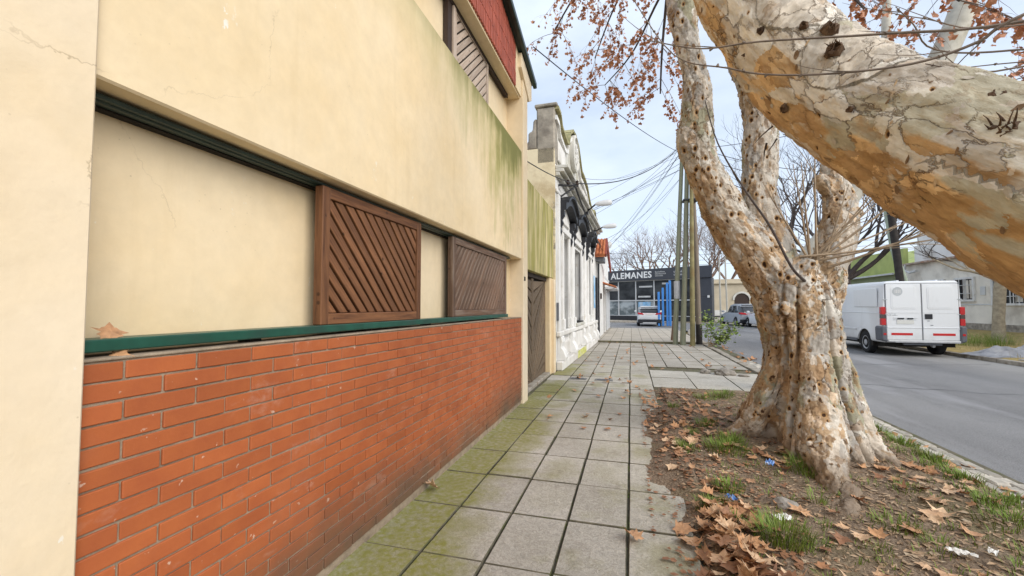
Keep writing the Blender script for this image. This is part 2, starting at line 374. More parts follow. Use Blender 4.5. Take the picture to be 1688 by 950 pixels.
m_limb = m_bark('pale_plane_bark', (.50, .445, .375), (.58, .51, .42), (.53, .335, .15), (.72, .67, .59), .55, .8, (.44, .40, .30))
m_paleb = simple('far_plane_bark', (.50, .48, .42), .9, .2, 6, warm=(.40, .38, .31))
def m_whitew():
    t = NT('white_render'); P = t.P(); c = t.gain((.74, .73, .71), t.mr(t.noise(3, 5), .3, .7, .9, 1.08)); c = t.mix(t.mul(t.mr(t.noise(2.4, 8, t.map(P, (3, 3, .35)), .7), .50, .68), .6), c, (.44, .42, .37))
    c = t.mix(t.mul(t.mr(t.noise(5, 7, t.map(P, loc=(3, 3, 3)), .7), .58, .66), .5), c, (.52, .47, .38)); return t.done(c, .88, t.noise(40, 5), .35, .008, .2)
m_white = m_whitew()
m_white2 = simple('off_white_render', (.70, .68, .645), .85, .1, 2, bump=.25, bsc=40, warm=(.55, .52, .47))
m_lgrey = simple('pale_grey_render', (.60, .60, .59), .85, .1, 3, bump=.2, bsc=40)
m_ornament = simple('weathered_ornament', (.56, .545, .50), .9, .15, 3, bump=.4, bsc=25, warm=(.36, .34, .25))
m_ochrecop = simple('lichen_coping', (.34, .31, .16), .9, .3, 5, bump=.4, bsc=25, warm=(.17, .17, .10))
def m_sidew():
    t = NT('blistered_side_wall'); c = t.mix(t.mr(t.noise(1.6, 7, rough=.65), .45, .60), (.78, .68, .48), (.58, .47, .30)); c = t.mix(t.mr(t.noise(1.1, 8, t.map(t.P(), loc=(4, 2, 7)), .7), .55, .63), c, (.27, .235, .20))
    return t.done(c, .92, t.noise(20, 6), .5, .012, .2)
m_side = m_sidew()
m_ctop = simple('grey_weathered_cement', (.33, .295, .245), .95, .35, 5, bump=.6, bsc=20, warm=(.18, .155, .13))
m_fascia = simple('charcoal_panel', (.058, .062, .075), .5, .08, 2, spec=.4)
m_letter = simple('white_lettering', (.85, .85, .84), .5, .02)
m_alu = simple('aluminium', (.55, .56, .57), .4, .06, 5, spec=.5)
def m_glassf(name, a, b, sc=.5, sp=.9):
    t = NT(name); c = t.mix(t.mr(t.noise(sc, 4, t.map(t.P(), (1, 1, 1.6))), .42, .6), a, b); return t.done(c, .06, None, spec=sp)
m_glass = m_glassf('showroom_glass', (.016, .018, .022), (.06, .065, .07), .5, .22); m_glasslow = m_glassf('showroom_glass_low', (.12, .15, .165), (.42, .46, .48), .9, .5)
m_glassdk = m_glassf('dark_glass', (.02, .022, .025), (.05, .055, .06))
m_blue = simple('blue_pylon_paint', (.06, .24, .62), .5, .08, 2); m_posterblue = simple('blue_poster', (.25, .48, .72), .6, .3, 4, warm=(.65, .72, .76))
m_beige = simple('beige_stone_render', (.50, .43, .32), .9, .12, 1, bump=.2, bsc=15)
m_brown = simple('brown_door', (.045, .03, .024), .7)
def m_vanpaint():
    t = NT('white_van_paint'); z = t.sep(t.P())[2]; c = t.mix(t.mul(t.mr(t.ma('ADD', z, t.mul(t.noise(5, 6, rough=.65), -.7)), -.12, .30, 1, 0), .4), (.80, .81, .82), (.40, .37, .33))
    c = t.mix(t.mul(t.mr(t.noise(3, 7, t.map(t.P(), (1, 1, .3)), .7), .54, .7), .18), c, (.5, .48, .45)); return t.done(c, .2, None, spec=.6)
m_vanw = m_vanpaint()
m_vang = simple('grey_plastic', (.13, .135, .15), .6, .12, 10); m_rubber = simple('tyre_rubber', (.022, .022, .024), .85, .2, 20)
m_rim = simple('wheel_steel', (.42, .42, .43), .4, .15, 10, spec=.5); m_red = simple('red_lens', (.50, .012, .018), .25, .08, 10, spec=.6)
m_smoke = simple('smoked_lens', (.07, .05, .05), .25, .1, 10, spec=.6); m_redtape = simple('red_reflective_tape', (.58, .03, .03), .4, .1, 10)
m_seam = simple('panel_gap', (.16, .16, .17), .8); m_silver = simple('silver_car_paint', (.38, .40, .43), .3, .04, 2, spec=.6)
m_badge = simple('grey_badge', (.50, .52, .53), .5, .1, 20); m_plate = simple('number_plate', (.72, .71, .66), .5, .05, 30)
m_greenhouse = simple('lime_green_render', (.42, .47, .17), .9, .12, 1.5, warm=(.34, .40, .16)); m_greendull = simple('sage_render', (.30, .335, .20), .9, .12, 1.5)
m_house = simple('cream_grey_render', (.80, .75, .66), .92, .1, 1.2, bump=.2, bsc=20, warm=(.50, .45, .38)); m_house2 = simple('pale_upper_render', (.82, .81, .785), .92, .08, 1.2, warm=(.56, .53, .49))
m_rust = simple('rusty_gutter', (.42, .34, .28), .8, .2, 3, warm=(.32, .13, .06)); m_paleg = simple('pale_green_post', (.33, .38, .30), .75, .15, 4)
m_conc = simple('concrete_post', (.52, .49, .42), .9, .1, 3); m_tarred = simple('tarred_pole', (.035, .03, .028), .85, .3, 8)
m_tarp = simple('grey_tarp', (.27, .27, .285), .6, .35, 5, bump=.5, bsc=8, warm=(.34, .335, .33)); m_rock = simple('grey_rubble', (.27, .245, .215), .95, .3, 14, bump=.8, bsc=30)
m_wrap = simple('blue_wrapper', (.10, .22, .50), .35, .4, 40, warm=(.55, .6, .68)); m_paper = simple('white_paper', (.70, .69, .66), .7, .12, 20)
m_bush = simple('light_green_leaf', (.19, .27, .06), .55, .3, 3, warm=(.26, .31, .09)); m_cable = simple('cable', (.05, .05, .055), .7)
m_cover = simple('iron_cover', (.20, .195, .185), .7, .2, 20, bump=.5, bsc=80); m_farbrown = simple('far_brown_twigs', (.21, .135, .10), .9, .3, 2, warm=(.15, .12, .10))
m_palm = simple('far_palm', (.10, .12, .06), .8)
# ------------------------------------------------------------------ the setting: ground, road, pavements
def sheet(name, m, x0, x1, y0, y1, z, kind='structure', parent=None):
    return MB().add([(x0,y0,z),(x1,y0,z),(x1,y1,z),(x0,y1,z)], [(0,1,2,3)]).build(name, m, parent, kind=kind)
def bend(y):            # road-side edge of the near kerb: straight, then swinging round the corner
    return 2.74 if y < 19 else 2.74 + .011*(y-19)**2
sheet('ground', m_dry, -1500, 1500, -1500, 1500, -.16)
poly = [(2.5,-30)] + [(2.5, 18)] + [(bend(y)-.1, y) for y in (20,22,24,26,27.4)] + [(-90, 27.4), (-90, 40), (120, 40), (120, 27.4), (9.4, 27.4), (9.4, -30)]
road = MB().add([(x,y,-.05) for x,y in poly], [tuple(range(len(poly)))]).build('road', m_road, kind='structure')
# cracks in the old asphalt
ck = MB()
for (xa, ya, xb, yb, w) in ((3.9, 9.6, 9.0, 8.3, .013), (4.6, 12.5, 8.7, 13.6, .014)):
    n = 26; prev = None
    for i in range(n+1):
        t = i/n; j = mnoise.noise(Vector((xa+t*7, ya, i*.37)))*.16
        x = xa+(xb-xa)*t + j*.5; y = ya+(yb-ya)*t + j; ww = w*(.6+.6*abs(mnoise.noise(Vector((i*.9, xa, 3)))))
        cur = ((x, y-ww, -.046), (x, y+ww, -.046))
        if prev: ck.add([prev[0], cur[0], cur[1], prev[1]], [(0,1,2,3)])
        prev = cur
ck.build('road_crack', m_crack, road)
# near pavement: bed of jointing soil with every slab its own object
walk = box('sidewalk', m_joint, (-1.95, 2.56, -8, 17.2, -.15, -.024), kind='structure')
MB().prism([(17.2,-.15),(17.2,.075),(27.4,.075),(27.4,-.15)], 'x', -1.9, 2.55).build('upper_pavement', m_pavgrid, walk)
box('pavement_step', m_joint, (-1.9, 2.1, 17.08, 17.195, -.02, .07), walk, .01)  # riser painted in the dark joint colour to draw the step's shadow line
xs = [-1.585, -1.19, -.805, -.42, -.035, .365]
def slabmesh(w, d, m, z=.045):
    me = MB().box(-w/2, w/2, -d/2, d/2, -z, 0).mesh('paving_slab', [m, m_joint], bevel=.005)
    for p in me.polygons: p.material_index = 0 if p.normal.z > .95 else 1       # soil and moss cling to the edges
    return me
cache = {}
def slab(x0, x1, y0, y1, m, gap=.0115, z=0):
    w, d = round(x1-x0-gap, 3), round(y1-y0-gap, 3); key = (w, d, m.name)
    if key not in cache: cache[key] = slabmesh(w, d, m)
    tilt = .0055
    return link('paving_slab', cache[key], walk, ((x0+x1)/2+rnd.uniform(-.003,.003), (y0+y1)/2+rnd.uniform(-.003,.003), z+rnd.uniform(-.005,.003)), rot=(rnd.uniform(-tilt,tilt), rnd.uniform(-tilt,tilt), rnd.uniform(-.006,.006)))
ROW = .59
y = 2.29 - 4*ROW
while y < 8.1:
    y1 = min(y+ROW, 8.19)
    for i in range(5): slab(xs[i], xs[i+1], y, y1, m_pav)
    y = y1
for i in range(5): slab(xs[i] - (.02 if i == 0 else 0), xs[i+1], 8.19, 8.78, m_apron)
y = 8.78
while y < 17:
    y1 = min(y+ROW*1.02, 17.08)
    for i in range(5): slab(xs[i], xs[i+1], y, y1, m_pav2 if y > 10 else m_pav)
    x = .365
    while x < 2.5:
        if y > 10.0: slab(x, min(x+.43, 2.53), y, y1, m_pav2)
        x += .43
    y = y1
for i in range(3): slab(.365+.72*i, .365+.72*(i+1), 7.95, 9.05, m_apron); slab(.365+.72*i, .365+.72*(i+1), 9.05, 10.0, m_apron)
for (x, y) in ((-1.02, 8.42), (-.52, 8.40)):      # meter covers let into the pavement
    c = box('meter_cover', m_cover, (-.17, .17, -.09, .09, -.02, .006), None, .004, loc=(x, y, .003)); c.parent = walk
    MB().box(-.12, .12, -.05, .05, 0, .005).build('cover_lid', m_vang, c, loc=(0, 0, .008))
# raised kerb of the pavement beyond the verge, and the corner
for k in range(21):
    y0 = 8.3 + k*.9; xa, xb = bend(y0), bend(y0+.9); a = math.atan2(xa-xb, .9)
    o = MB().box(-.09, .09, -.44, .44, -.2, .0).build('kerb_stone', m_kerb, walk, bevel=.012, loc=((xa+xb)/2-.08, y0+.45, .012+rnd.uniform(-.01,.01) + (.05 if y0 > 17 else 0))); o.rotation_euler = (0, 0, a)
# setts between the verge and the asphalt
gut = sheet('gutter_strip', m_joint, 2.6, 3.1, -6, 19, -.04)
sm = [MB().box(-.054, .054, -h/2, h/2, -.05, 0).mesh('sett', m_stone, bevel=.014) for h in (.13, .17, .20)]
for j in range(3):
    y = 1.6 + j*.05
    while y < 12.5:
        k = rnd.randrange(3); h = (.13, .17, .20)[k]; y += h/2+.011
        link('sett', sm[k], gut, (2.745+.125*j+rnd.uniform(-.006,.006) + .03*math.sin(y*.8), y, .004-.012*j+rnd.uniform(-.009,.009)), rot=(rnd.uniform(-.03,.03), rnd.uniform(-.03,.03), rnd.uniform(-.05,.05)))
        y += h/2+.011
# dirt verge with its own relief
def hz(x, y): return mnoise.fractal(Vector((x*1.7, y*1.7, 1.3)), .9, 2.1, 5)
def verge_h(x, y):
    e = min((x-.22)/.35, (2.66-x)/.2, (y-(-3))/.5, (7.95-y)/.5)
    e = max(-1, min(1, e)); b = .028*e if e > 0 else .06*e
    if x < .48:        # soil washed over the slabs in places only
        cover = mnoise.noise(Vector((x*1.1, y*.9, 4.2)))*.055 + (.0 if 3.0 < y < 6.6 else -.03)
        b = -.03 + cover + .06*max(0, (x-.02)/.45) if y > 2.95 else -.05 + .08*max(0, (x-.36)/.1)
    d = math.hypot(x-1.75, y-5.0); mound = .10*math.exp(-(d/.95)**2)
    return b + mound + .022*hz(x, y) + .010*mnoise.noise(Vector((x*9, y*9, 0))) + .006*mnoise.noise(Vector((x*24, y*24, 0)))
NXv, NYv = 132, 330; vx = np.linspace(-.02, 2.69, NXv); vy = np.linspace(-2.5, 8.0, NYv)
V = [(float(x), float(y), verge_h(float(x), float(y))) for y in vy for x in vx]
F = [(j*NXv+i, j*NXv+i+1, (j+1)*NXv+i+1, (j+1)*NXv+i) for j in range(NYv-1) for i in range(NXv-1)]
verge = MB().add(V, F).build('dirt_verge', m_dirt, kind='structure', smooth=True, fix=False)
# far side of the street
far = MB().prism([(9.25,-.2),(9.25,.04),(9.42,.05),(11.5,.10),(16.2,.30),(40,.5),(40,-.2)], 'y', -25, 27.4).build('far_verge', m_dry, kind='structure')
for k in range(28):
    MB().box(-.08, .08, -.46, .46, -.2, .0).build('kerb_stone', m_kerb, far, bevel=.012, loc=(9.23, 2.5+k*.93, .055+rnd.uniform(-.008,.008)))
fs = []
for k in range(7):
    w = MB().prism([(0,0),(1.0+rnd.uniform(-.2,.2),rnd.uniform(-.1,.1)),(1.1,.8+rnd.uniform(-.2,.2)),(.5,.95),(-.05,.75)], 'z', -.06, 0)
    w.build('broken_slab', m_apron, far, bevel=.01, loc=(9.45+.75*(k%3)+rnd.uniform(0,.2), 11.2+.95*(k//3), .08+.014*(k%3)+rnd.uniform(0,.02)))
sheet('far_forecourt', m_pavgrid, -90, 120, 40, 140, -.03)
MB().box(-90, 120, 39.8, 40, -.1, .05).build('far_kerb', m_kerb, kind='structure')

# ------------------------------------------------------------------ the yellow house with brick base
XF = -1.55
house = thing('yellow_house', 'cream rendered house with red brick base and sliding wooden shutters on the left', 'house', (-2.5, 2.5, 0))
HO = Vector(house.location)
def H(mb, name, mats, **k):
    o = mb.build(name, mats, None, **k); o.data.transform(Matrix.Translation(-HO)); o.parent = house; return o
H(MB().box(-9, -1.86, -6, 6.32, -.1, 5.35), 'core_wall', m_stucco)
H(MB().box(-1.86, -1.522, -6, .858, -.1, 5.2), 'pilaster', m_pilaster, bevel=.006)
H(MB().box(-1.86, XF, .858, 6.07, 2.115, 3.735), 'parapet', m_parapet, bevel=.008)
H(MB().box(-1.86, -1.735, .858, 6.07, 1.25, 2.115), 'recess_panel', m_stucco)
H(MB().box(-1.86, -1.60, .858, 6.07, 3.735, 3.76), 'coping', m_parapet, bevel=.006)
H(MB().box(-1.86, -1.78, .858, 6.07, 3.76, 4.56), 'upper_panel', m_stucco)
H(MB().box(-1.90, -1.525, 6.07, 6.34, -.05, 4.96), 'end_pillar', m_pilaster, bevel=.008)
H(MB().box(-1.86, -1.5605, .858, 6.07, -.08, 1.2495), 'brick_backing', m_mortar)
H(MB().box(-1.86, -1.553, .858, 6.07, 1.2505, 1.262), 'brick_ledge', m_mortar, bevel=.004)
# bricks
brick_me = MB().box(-.022, .022, -.1133, .1133, -.0275, .0275).mesh('brick', m_br, bevel=.0025)
half_me = {}
bl = []
for r in range(20):
    zc = 1.25 - .0632*(r+.5)
    if zc < .02: continue
    off = .98 if r % 2 == 0 else .8625
    y = off-.235
    while y < 6.07:
        a, b = max(y+.0042, .862), min(y+.2308, 6.066)
        if b-a > .02: bl.append((a, b, zc))
        y += .235
bl.sort(key=lambda q: ((q[0]+q[1])/2)**2 + (q[2]-1.42)**2*.6)
rest = MB()
for i, (a, b, zc) in enumerate(bl):
    x = -1.575 + rnd.uniform(-.0022, .0022)
    if i < 300:
        w = round(b-a, 3)
        if abs(w-.2266) < .002: me = brick_me
        else:
            if w not in half_me: half_me[w] = MB().box(-.022, .022, -w/2, w/2, -.0275, .0275).mesh('brick', m_br, bevel=.0025)
            me = half_me[w]
        o = link('brick', me, house, Vector((x, (a+b)/2, zc+rnd.uniform(-.0012,.0012)))-HO, rot=(rnd.uniform(-.007,.007), 0, rnd.uniform(-.006,.006)))
    else: rest.box(x-.022, x+.022, a, b, zc-.0275+rnd.uniform(-.001,.001), zc+.0275)
H(rest, 'brickwork', m_br, kind='stuff')
# rails the shutters slide on
H(MB().box(-1.71, -1.655, .86, 5.75, 2.082, 2.113).box(-1.68, -1.632, .86, 5.75, 2.088, 2.105), 'top_rail', m_greendk, bevel=.004)
H(MB().box(-1.73, -1.69, .86, 5.75, 2.076, 2.082), 'rail_shadow_strip', m_dark)  # dark strip painting in the thin shadow beneath the top rail
H(MB().box(-1.70, -1.585, .86, 5.47, 1.277, 1.317), 'sill_rail', m_green, bevel=.004)
for k in range(5): H(MB().box(-1.69, -1.62, 1.5+.85*k, 1.56+.85*k, 1.262, 1.277), 'rail_bracket', m_dark)
def shutter(y0, y1, z0, z1, x, up, m, n, fw=.085, th=.045, gap=.010, nm='shutter'):
    sh = bpy.data.objects.new(nm, None); COL.objects.link(sh); sh.parent = house; base = Vector((x, y0, z0)); sh.location = base-HO
    Wd, Ht = y1-y0, z1-z0
    box('frame_stile', m[2], (-th, 0, 0, fw, 0, Ht), sh, .004); box('frame_stile', m[2], (-th, 0, Wd-fw, Wd, 0, Ht), sh, .004)
    box('frame_rail', m[1], (-th, -.002, fw, Wd-fw, 0, fw), sh, .004); box('frame_rail', m[1], (-th, -.002, fw, Wd-fw, Ht-fw, Ht), sh, .004)
    box('backing_board', m_dark, (-th, -th+.006, fw-.01, Wd-fw+.01, fw-.01, Ht-fw+.01), sh)
    # slats clipped to the opening, each its own board
    ang = up; d = Vector((math.cos(ang), math.sin(ang))); nrm = Vector((-d.y, d.x))
    ya, yb, za, zb = fw+.002, Wd-fw-.002, fw+.002, Ht-fw-.002
    cs = [(ya,za),(yb,za),(yb,zb),(ya,zb)]; pr = [c[0]*nrm.x+c[1]*nrm.y for c in cs]; lo, hi = min(pr), max(pr); st = (hi-lo)/n
    for k in range(n):
        a, b = lo+k*st+gap/2, lo+(k+1)*st-gap/2
        pl = cs
        for (lim, sg) in ((a, 1), (b, -1)):
            new = []
            for i in range(len(pl)):
                p, q = pl[i], pl[(i+1) % len(pl)]
                fp = (p[0]*nrm.x+p[1]*nrm.y-lim)*sg; fq = (q[0]*nrm.x+q[1]*nrm.y-lim)*sg
                if fp >= 0: new.append(p)
                if fp*fq < 0: t = fp/(fp-fq); new.append((p[0]+(q[0]-p[0])*t, p[1]+(q[1]-p[1])*t))
            pl = new
            if len(pl) < 3: break
        if len(pl) < 3: continue
        cx = sum(p[0] for p in pl)/len(pl); cz = sum(p[1] for p in pl)/len(pl)
        # slat built along its own length so that the grain follows it
        loc = [((p[0]-cx)*d.x+(p[1]-cz)*d.y, (p[0]-cx)*nrm.x+(p[1]-cz)*nrm.y) for p in pl]
        mb = MB().prism(loc, 'z', -.022, 0)
        o = mb.build('slat', m[0], sh, bevel=.003)
        o.matrix_local = Matrix(((0,0,1,-.012+rnd.uniform(-.003,.001)),(d.x,nrm.x,0,cx),(d.y,nrm.y,0,cz),(0,0,0,1)))
    return sh
s1 = shutter(1.925, 3.05, 1.318, 2.080, -1.605, -R(45), m_wood, 17, .062, .055, .017); s1['label'] = 'dark brown shutter with slats falling to the right'
s2 = shutter(3.68, 5.46, 1.318, 2.080, -1.605, R(47), m_wood2, 23, .065, .055, .017); s2['label'] = 'weathered brown shutter with slats rising to the right'
s3 = shutter(3.95, 5.02, 3.60, 4.53, -1.715, R(43), m_woodup, 15, .05, .04, .022); s3['label'] = 'silvered wooden shutter behind the upper parapet'
H(MB().box(-1.765, -1.72, 3.78, 3.88, 3.765, 4.49), 'shutter_jamb', m_brown); H(MB().box(-1.77, -1.70, 3.885, 3.945, 3.765, 4.49), 'shutter_post', m_woodup[2], bevel=.004)
H(MB().box(-1.775, -1.735, .858, 5.9, 4.50, 4.544).box(-1.73, -1.715, .858, 5.9, 4.49, 4.544), 'upper_rail', m_brown)
# red strip-tile band under the sloping eave: every strip tile is relief of its own
def eave(y): return 5.38 - .24*(y-5.07)
H(MB().prism([(.858,4.566),(6.065,4.566),(6.065,eave(6.065)-.02),(.858,eave(.858)-.02)], 'x', -1.86, -1.577), 'band_wall', m_stucco)
H(MB().box(-1.86, -1.577, .858, 6.068, 4.545, 4.5655), 'soffit', m_stucco)
tb = MB(); yy = .90
while yy < 5.70:
    z = 4.575; top_ = eave(yy)-.03
    while z < top_-.02:
        z1 = min(z+.20, top_); tb.box(-1.58, -1.549-.005*rnd.random(), yy, yy+.042, z, z1-.008); z = z1
    yy += .060
H(tb, 'tile_cladding', m_redtile, kind='stuff')
H(MB().prism([(5.74,4.57),(6.065,4.57),(6.065,eave(6.065)-.02),(5.74,eave(5.74)-.02)], 'x', -1.577, -1.557), 'band_end', m_stucco)
H(MB().prism([(-6,eave(-6)),(6.62,eave(6.62)),(6.62,eave(6.62)+.05),(-6,eave(-6)+.05)], 'x', -9, -1.50), 'roof', m_greendk)
H(MB().prism([(-6,eave(-6)-.03),(6.66,eave(6.66)-.03),(6.66,eave(6.66)+.06),(-6,eave(-6)+.06)], 'x', -1.50, -1.44), 'gutter', m_greendk, bevel=.01)
H(MB().prism([(5.9,eave(5.9)-.03),(6.55,eave(6.55)-.03),(6.55,eave(6.55)-.30),(6.40,eave(6.4)-.42),(5.9,eave(5.9)-.25)], 'x', -1.575, -1.505), 'eave_board', m_pilaster, bevel=.006)
# house number on the pillar
def text_mesh(s, size, ext=.004, spacing=1.0, bold=0):
    c = bpy.data.curves.new('lettering', 'FONT'); c.body = s; c.size = size; c.extrude = ext; c.space_character = spacing; c.offset = bold; c.resolution_u = 3
    c.align_x = 'LEFT'; o = bpy.data.objects.new('lettering', c); COL.objects.link(o)
    dg = bpy.context.evaluated_depsgraph_get(); me = bpy.data.meshes.new_from_object(o.evaluated_get(dg)); bpy.data.objects.remove(o); bpy.data.curves.remove(c)
    me.name = 'lettering'; return me
def put_text(s, size, loc, u, up, m, parent, ext=.004, bold=0, name='lettering', spacing=1.0):
    me = text_mesh(s, size, ext, spacing, bold); me.materials.clear(); me.materials.append(m)
    o = bpy.data.objects.new(name, me); COL.objects.link(o)
    u = Vector(u).normalized(); up = Vector(up).normalized(); n = u.cross(up)
    o.matrix_world = Matrix(((u.x,up.x,n.x,loc[0]),(u.y,up.y,n.y,loc[1]),(u.z,up.z,n.z,loc[2]),(0,0,0,1)))
    if parent:
        pm = Matrix.Translation(parent.location) @ Matrix.Rotation(parent.rotation_euler.z, 4, 'Z')
        o.parent = parent; o.matrix_local = pm.inverted() @ o.matrix_world
    return o
put_text('38', .085, (-1.522, 6.10, 1.80), (0,1,0), (0,0,1), m_dark, house, .003, .002, 'house_number')

# ------------------------------------------------------------------ gate between the yellow and the white house
gw = thing('garage_wall', 'green stained garden wall over a double wooden gate', 'gate wall', (-1.9, 7.8, 0))
def part(mb, name, m, par, **k):
    o = mb.build(name, m, None, **k); o.data.transform(Matrix.Translation(-Vector(par.location))); o.parent = par; return o
part(MB().box(-2.1, -1.645, 6.345, 9.29, 2.03, 3.56), 'lintel_wall', m_mosswall, gw, bevel=.01)
part(MB().box(-2.1, -1.66, 8.92, 9.29, -.05, 2.03), 'gate_pier', m_stucco, gw, bevel=.01)
part(MB().box(-1.66, -1.60, 9.12, 9.285, -.05, 2.0), 'corner_strip', m_pilaster, gw, bevel=.006)
part(MB().box(-2.1, -1.66, 6.345, 6.50, -.05, 2.03), 'gate_jamb', m_stucco, gw)
part(MB().box(-2.08, -1.735, 6.5, 8.92, 1.95, 2.03), 'gate_head', m_brown, gw)
part(MB().box(-1.95, -1.66, 6.35, 8.93, -.05, .03), 'threshold', m_kerb, gw, bevel=.008)
def leaf_gate(ya, yb, s):
    g = bpy.data.objects.new('gate', None); COL.objects.link(g); g.parent = gw; g.location = Vector((-1.77, ya, .04)) - Vector(gw.location)
    Wd, Ht = yb-ya, 1.9
    box('backing_board', m_dark, (-.05, -.03, 0, Wd, 0, Ht), g); box('frame_stile', m_gatewood, (-.04, .012, 0, .06, 0, Ht), g, .004); box('frame_stile', m_gatewood, (-.04, .012, Wd-.06, Wd, 0, Ht), g, .004)
    n = 15
    for k in range(n):                     # boards laid on the slant
        z0 = -1.5 + k*(Ht+1.5)/n; z1 = z0+(Ht+1.5)/n-.05; sl = 1.5
        a, b = (.06, Wd-.06)
        q = [(a, z0 if s > 0 else z0+sl), (b, z0+sl if s > 0 else z0), (b, z1+sl if s > 0 else z1), (a, z1 if s > 0 else z1+sl)]
        q = [(p, min(max(z, .0), Ht)) for p, z in q]
        ar = abs(sum(q[i][0]*q[(i+1)%4][1]-q[(i+1)%4][0]*q[i][1] for i in range(4)))
        if ar < .02: continue
        qq = [q[0]]
        for p in q[1:]:
            if abs(p[0]-qq[-1][0])+abs(p[1]-qq[-1][1]) > 1e-4: qq.append(p)
        MB().prism(qq, 'x', -.03, rnd.uniform(0, .012)).build('plank', m_gatewood, g)
leaf_gate(6.5, 7.70, -1); leaf_gate(7.72, 8.92, 1)

# ------------------------------------------------------------------ white ornate house
wh = thing('ornate_house', 'old white one storey house with curved parapet and black window hoods', 'house', (-1.6, 9.3, 0), -math.atan(.023))
def wb(name, m, a0, a1, z0, z1, p0, p1, bev=.008, par=None): return box(name, m, (p0, p1, a0, a1, z0, z1), par or wh, bev)
E_ = 8.75
for a0, a1, z0, z1 in ((0,.72,0,4.62),(1.72,2.52,0,4.62),(3.95,5.80,0,4.62),(6.72,E_,0,4.62),(.72,1.72,3.16,4.62),(2.52,3.95,3.07,4.62),(5.8,6.72,3.13,4.62),(.72,1.72,0,.64),(2.52,3.95,0,.95),(5.8,6.72,0,.8)):
    wb('wall', m_white, a0, a1, z0, z1, -.45, 0, 0)
wb('rear_wall', m_side, .02, E_-.02, 0, 5.0, -9, -.452, 0)
wb('blind_door', m_lgrey, .72, 1.72, .64, 3.16, -.42, -.16, 0); wb('blind_door', m_lgrey, 5.8, 6.72, .8, 3.13, -.42, -.16, 0)
# real window with louvred dark leaves
win = box('window', m_glassdk, (-.30, -.24, 2.52, 3.95, .95, 3.07), wh)
box('frame', m_black, (-.24, -.14, 2.54, 2.62, .97, 3.05), win, .004); box('frame', m_black, (-.24, -.14, 3.85, 3.93, .97, 3.05), win, .004); box('transom', m_black, (-.24, -.13, 2.62, 3.85, 2.55, 2.63), win, .004)
for k in range(9): box('bar', m_black, (-.20, -.17, 2.69+k*.137, 2.71+k*.137, .97, 2.55), win)
for k in range(3): box('bar', m_black, (-.20, -.17, 2.63, 3.85, 2.70+.11*k, 2.725+.11*k), win)
wb('sill', m_ornament, 2.4, 4.05, .87, .95, -.1, .12)
wb('sill', m_dark, 2.9, 3.9, .95, .985, -.14, .10)
for a in (.70, 1.66, 2.44, 3.96, 5.72, 6.68): wb('architrave', m_white, a-.06, a+.10, .86, 3.3, 0, .055); wb('architrave_foot', m_white, a-.09, a+.13, .86, 1.12, .0, .085)
for a0, a1 in ((.64,1.78),(2.44,4.02),(5.72,6.8)): wb('lintel_mould', m_white, a0, a1, 3.17, 3.31, .0, .075)
# base: plinth mouldings, scrolled brackets, apron panels
wb('plinth', m_white2, .02, 8.5, 0, .20, .002, .15, .02); wb('plinth', m_white2, .02, 8.5, .74, .86, .001, .10, .02)
for a in (.30, 1.95, 4.15, 5.35, 7.0, 8.0):
    pr = [(0,.2),(.17,.2),(.20,.28),(.15,.42),(.09,.5),(.12,.62),(.10,.74),(0,.74)]
    MB().prism(pr, 'y', a-.14, a+.2).build('scroll_bracket', m_white, wh, bevel=.015)
wb('apron_panel', m_white2, 2.45, 3.95, .26, .70, .002, .06, .03); wb('apron_panel', m_white2, 5.7, 6.7, .26, .70, .002, .06, .03); wb('apron_panel', m_white2, .7, 1.7, .26, .58, .002, .05, .03)
m_ymoss = simple('yellow_moss', (.50, .50, .15), .95, .3, 8, warm=(.62, .60, .42)); wb('mossy_plinth_patch', m_ymoss, 2.3, 4.1, .01, .21, .15, .158, .002)
# entablature, cornices and curved parapet
for z0, z1, p in ((3.98,4.06,.05),(4.34,4.42,.10),(4.42,4.50,.20),(4.50,4.58,.30)): wb('cornice', m_ornament if z0 > 4.2 else m_white, .0, E_, z0, z1, .001, p, .012)
prof = [(0,4.62),(0,5.86),(.32,5.84),(.5,5.62),(1.2,5.52),(1.55,5.60),(1.75,5.95),(2.2,6.20),(2.7,6.26),(3.3,6.14),(3.7,5.85),(4.0,5.62),(4.6,5.62),(5.4,5.52),(6.1,5.20),(6.9,5.0),(7.4,4.94),(7.5,5.14),(8.0,5.18),(8.2,5.0),(E_,5.0),(E_,4.62)]
MB().prism(prof, 'x', -.32, -.02).build('parapet', m_ornament, wh)
cp = MB()
for i in range(1, len(prof)-2):
    (a0,z0),(a1,z1) = prof[i], prof[i+1]; d = Vector((a1-a0, z1-z0)); d.normalize(); n = Vector((-d.y, d.x))
    cp.prism([(a0,z0),(a1,z1),(a1+n.x*.07,z1+n.y*.07),(a0+n.x*.07,z0+n.y*.07)], 'x', -.38, .09)
cp.build('coping', m_ochrecop, wh)
inn = MB()
for i in range(1, len(prof)-2):
    (a0,z0),(a1,z1) = prof[i], prof[i+1]; inn.prism([(a0,z0-.24),(a1,z1-.24),(a1,z1-.14),(a0,z0-.14)], 'x', -.02, .05)
inn.build('parapet_moulding', m_white, wh)
Mx = Matrix.Translation((.0, 2.62, 5.72)) @ Matrix.Rotation(R(90), 4, 'Y')
md = MB().lathe([(.52,-.05),(.52,.10),(.45,.12),(.43,.07),(.30,.07),(.28,.10),(.02,.10)], 28, Mx).build('medallion', m_ornament, wh, smooth=True)
for k in range(8):
    a = k*math.pi/4; MB().box(-.03,.03,.10,.28,.09,.115, mat=Mx @ Matrix.Rotation(a,4,'Z')).build('petal', m_white, md)
for a in (.3, 4.6, 5.4): wb('parapet_panel', m_white2, a, a+.6 if a > 1 else a+.9, 4.78, 5.25, -.02, .03, .02)
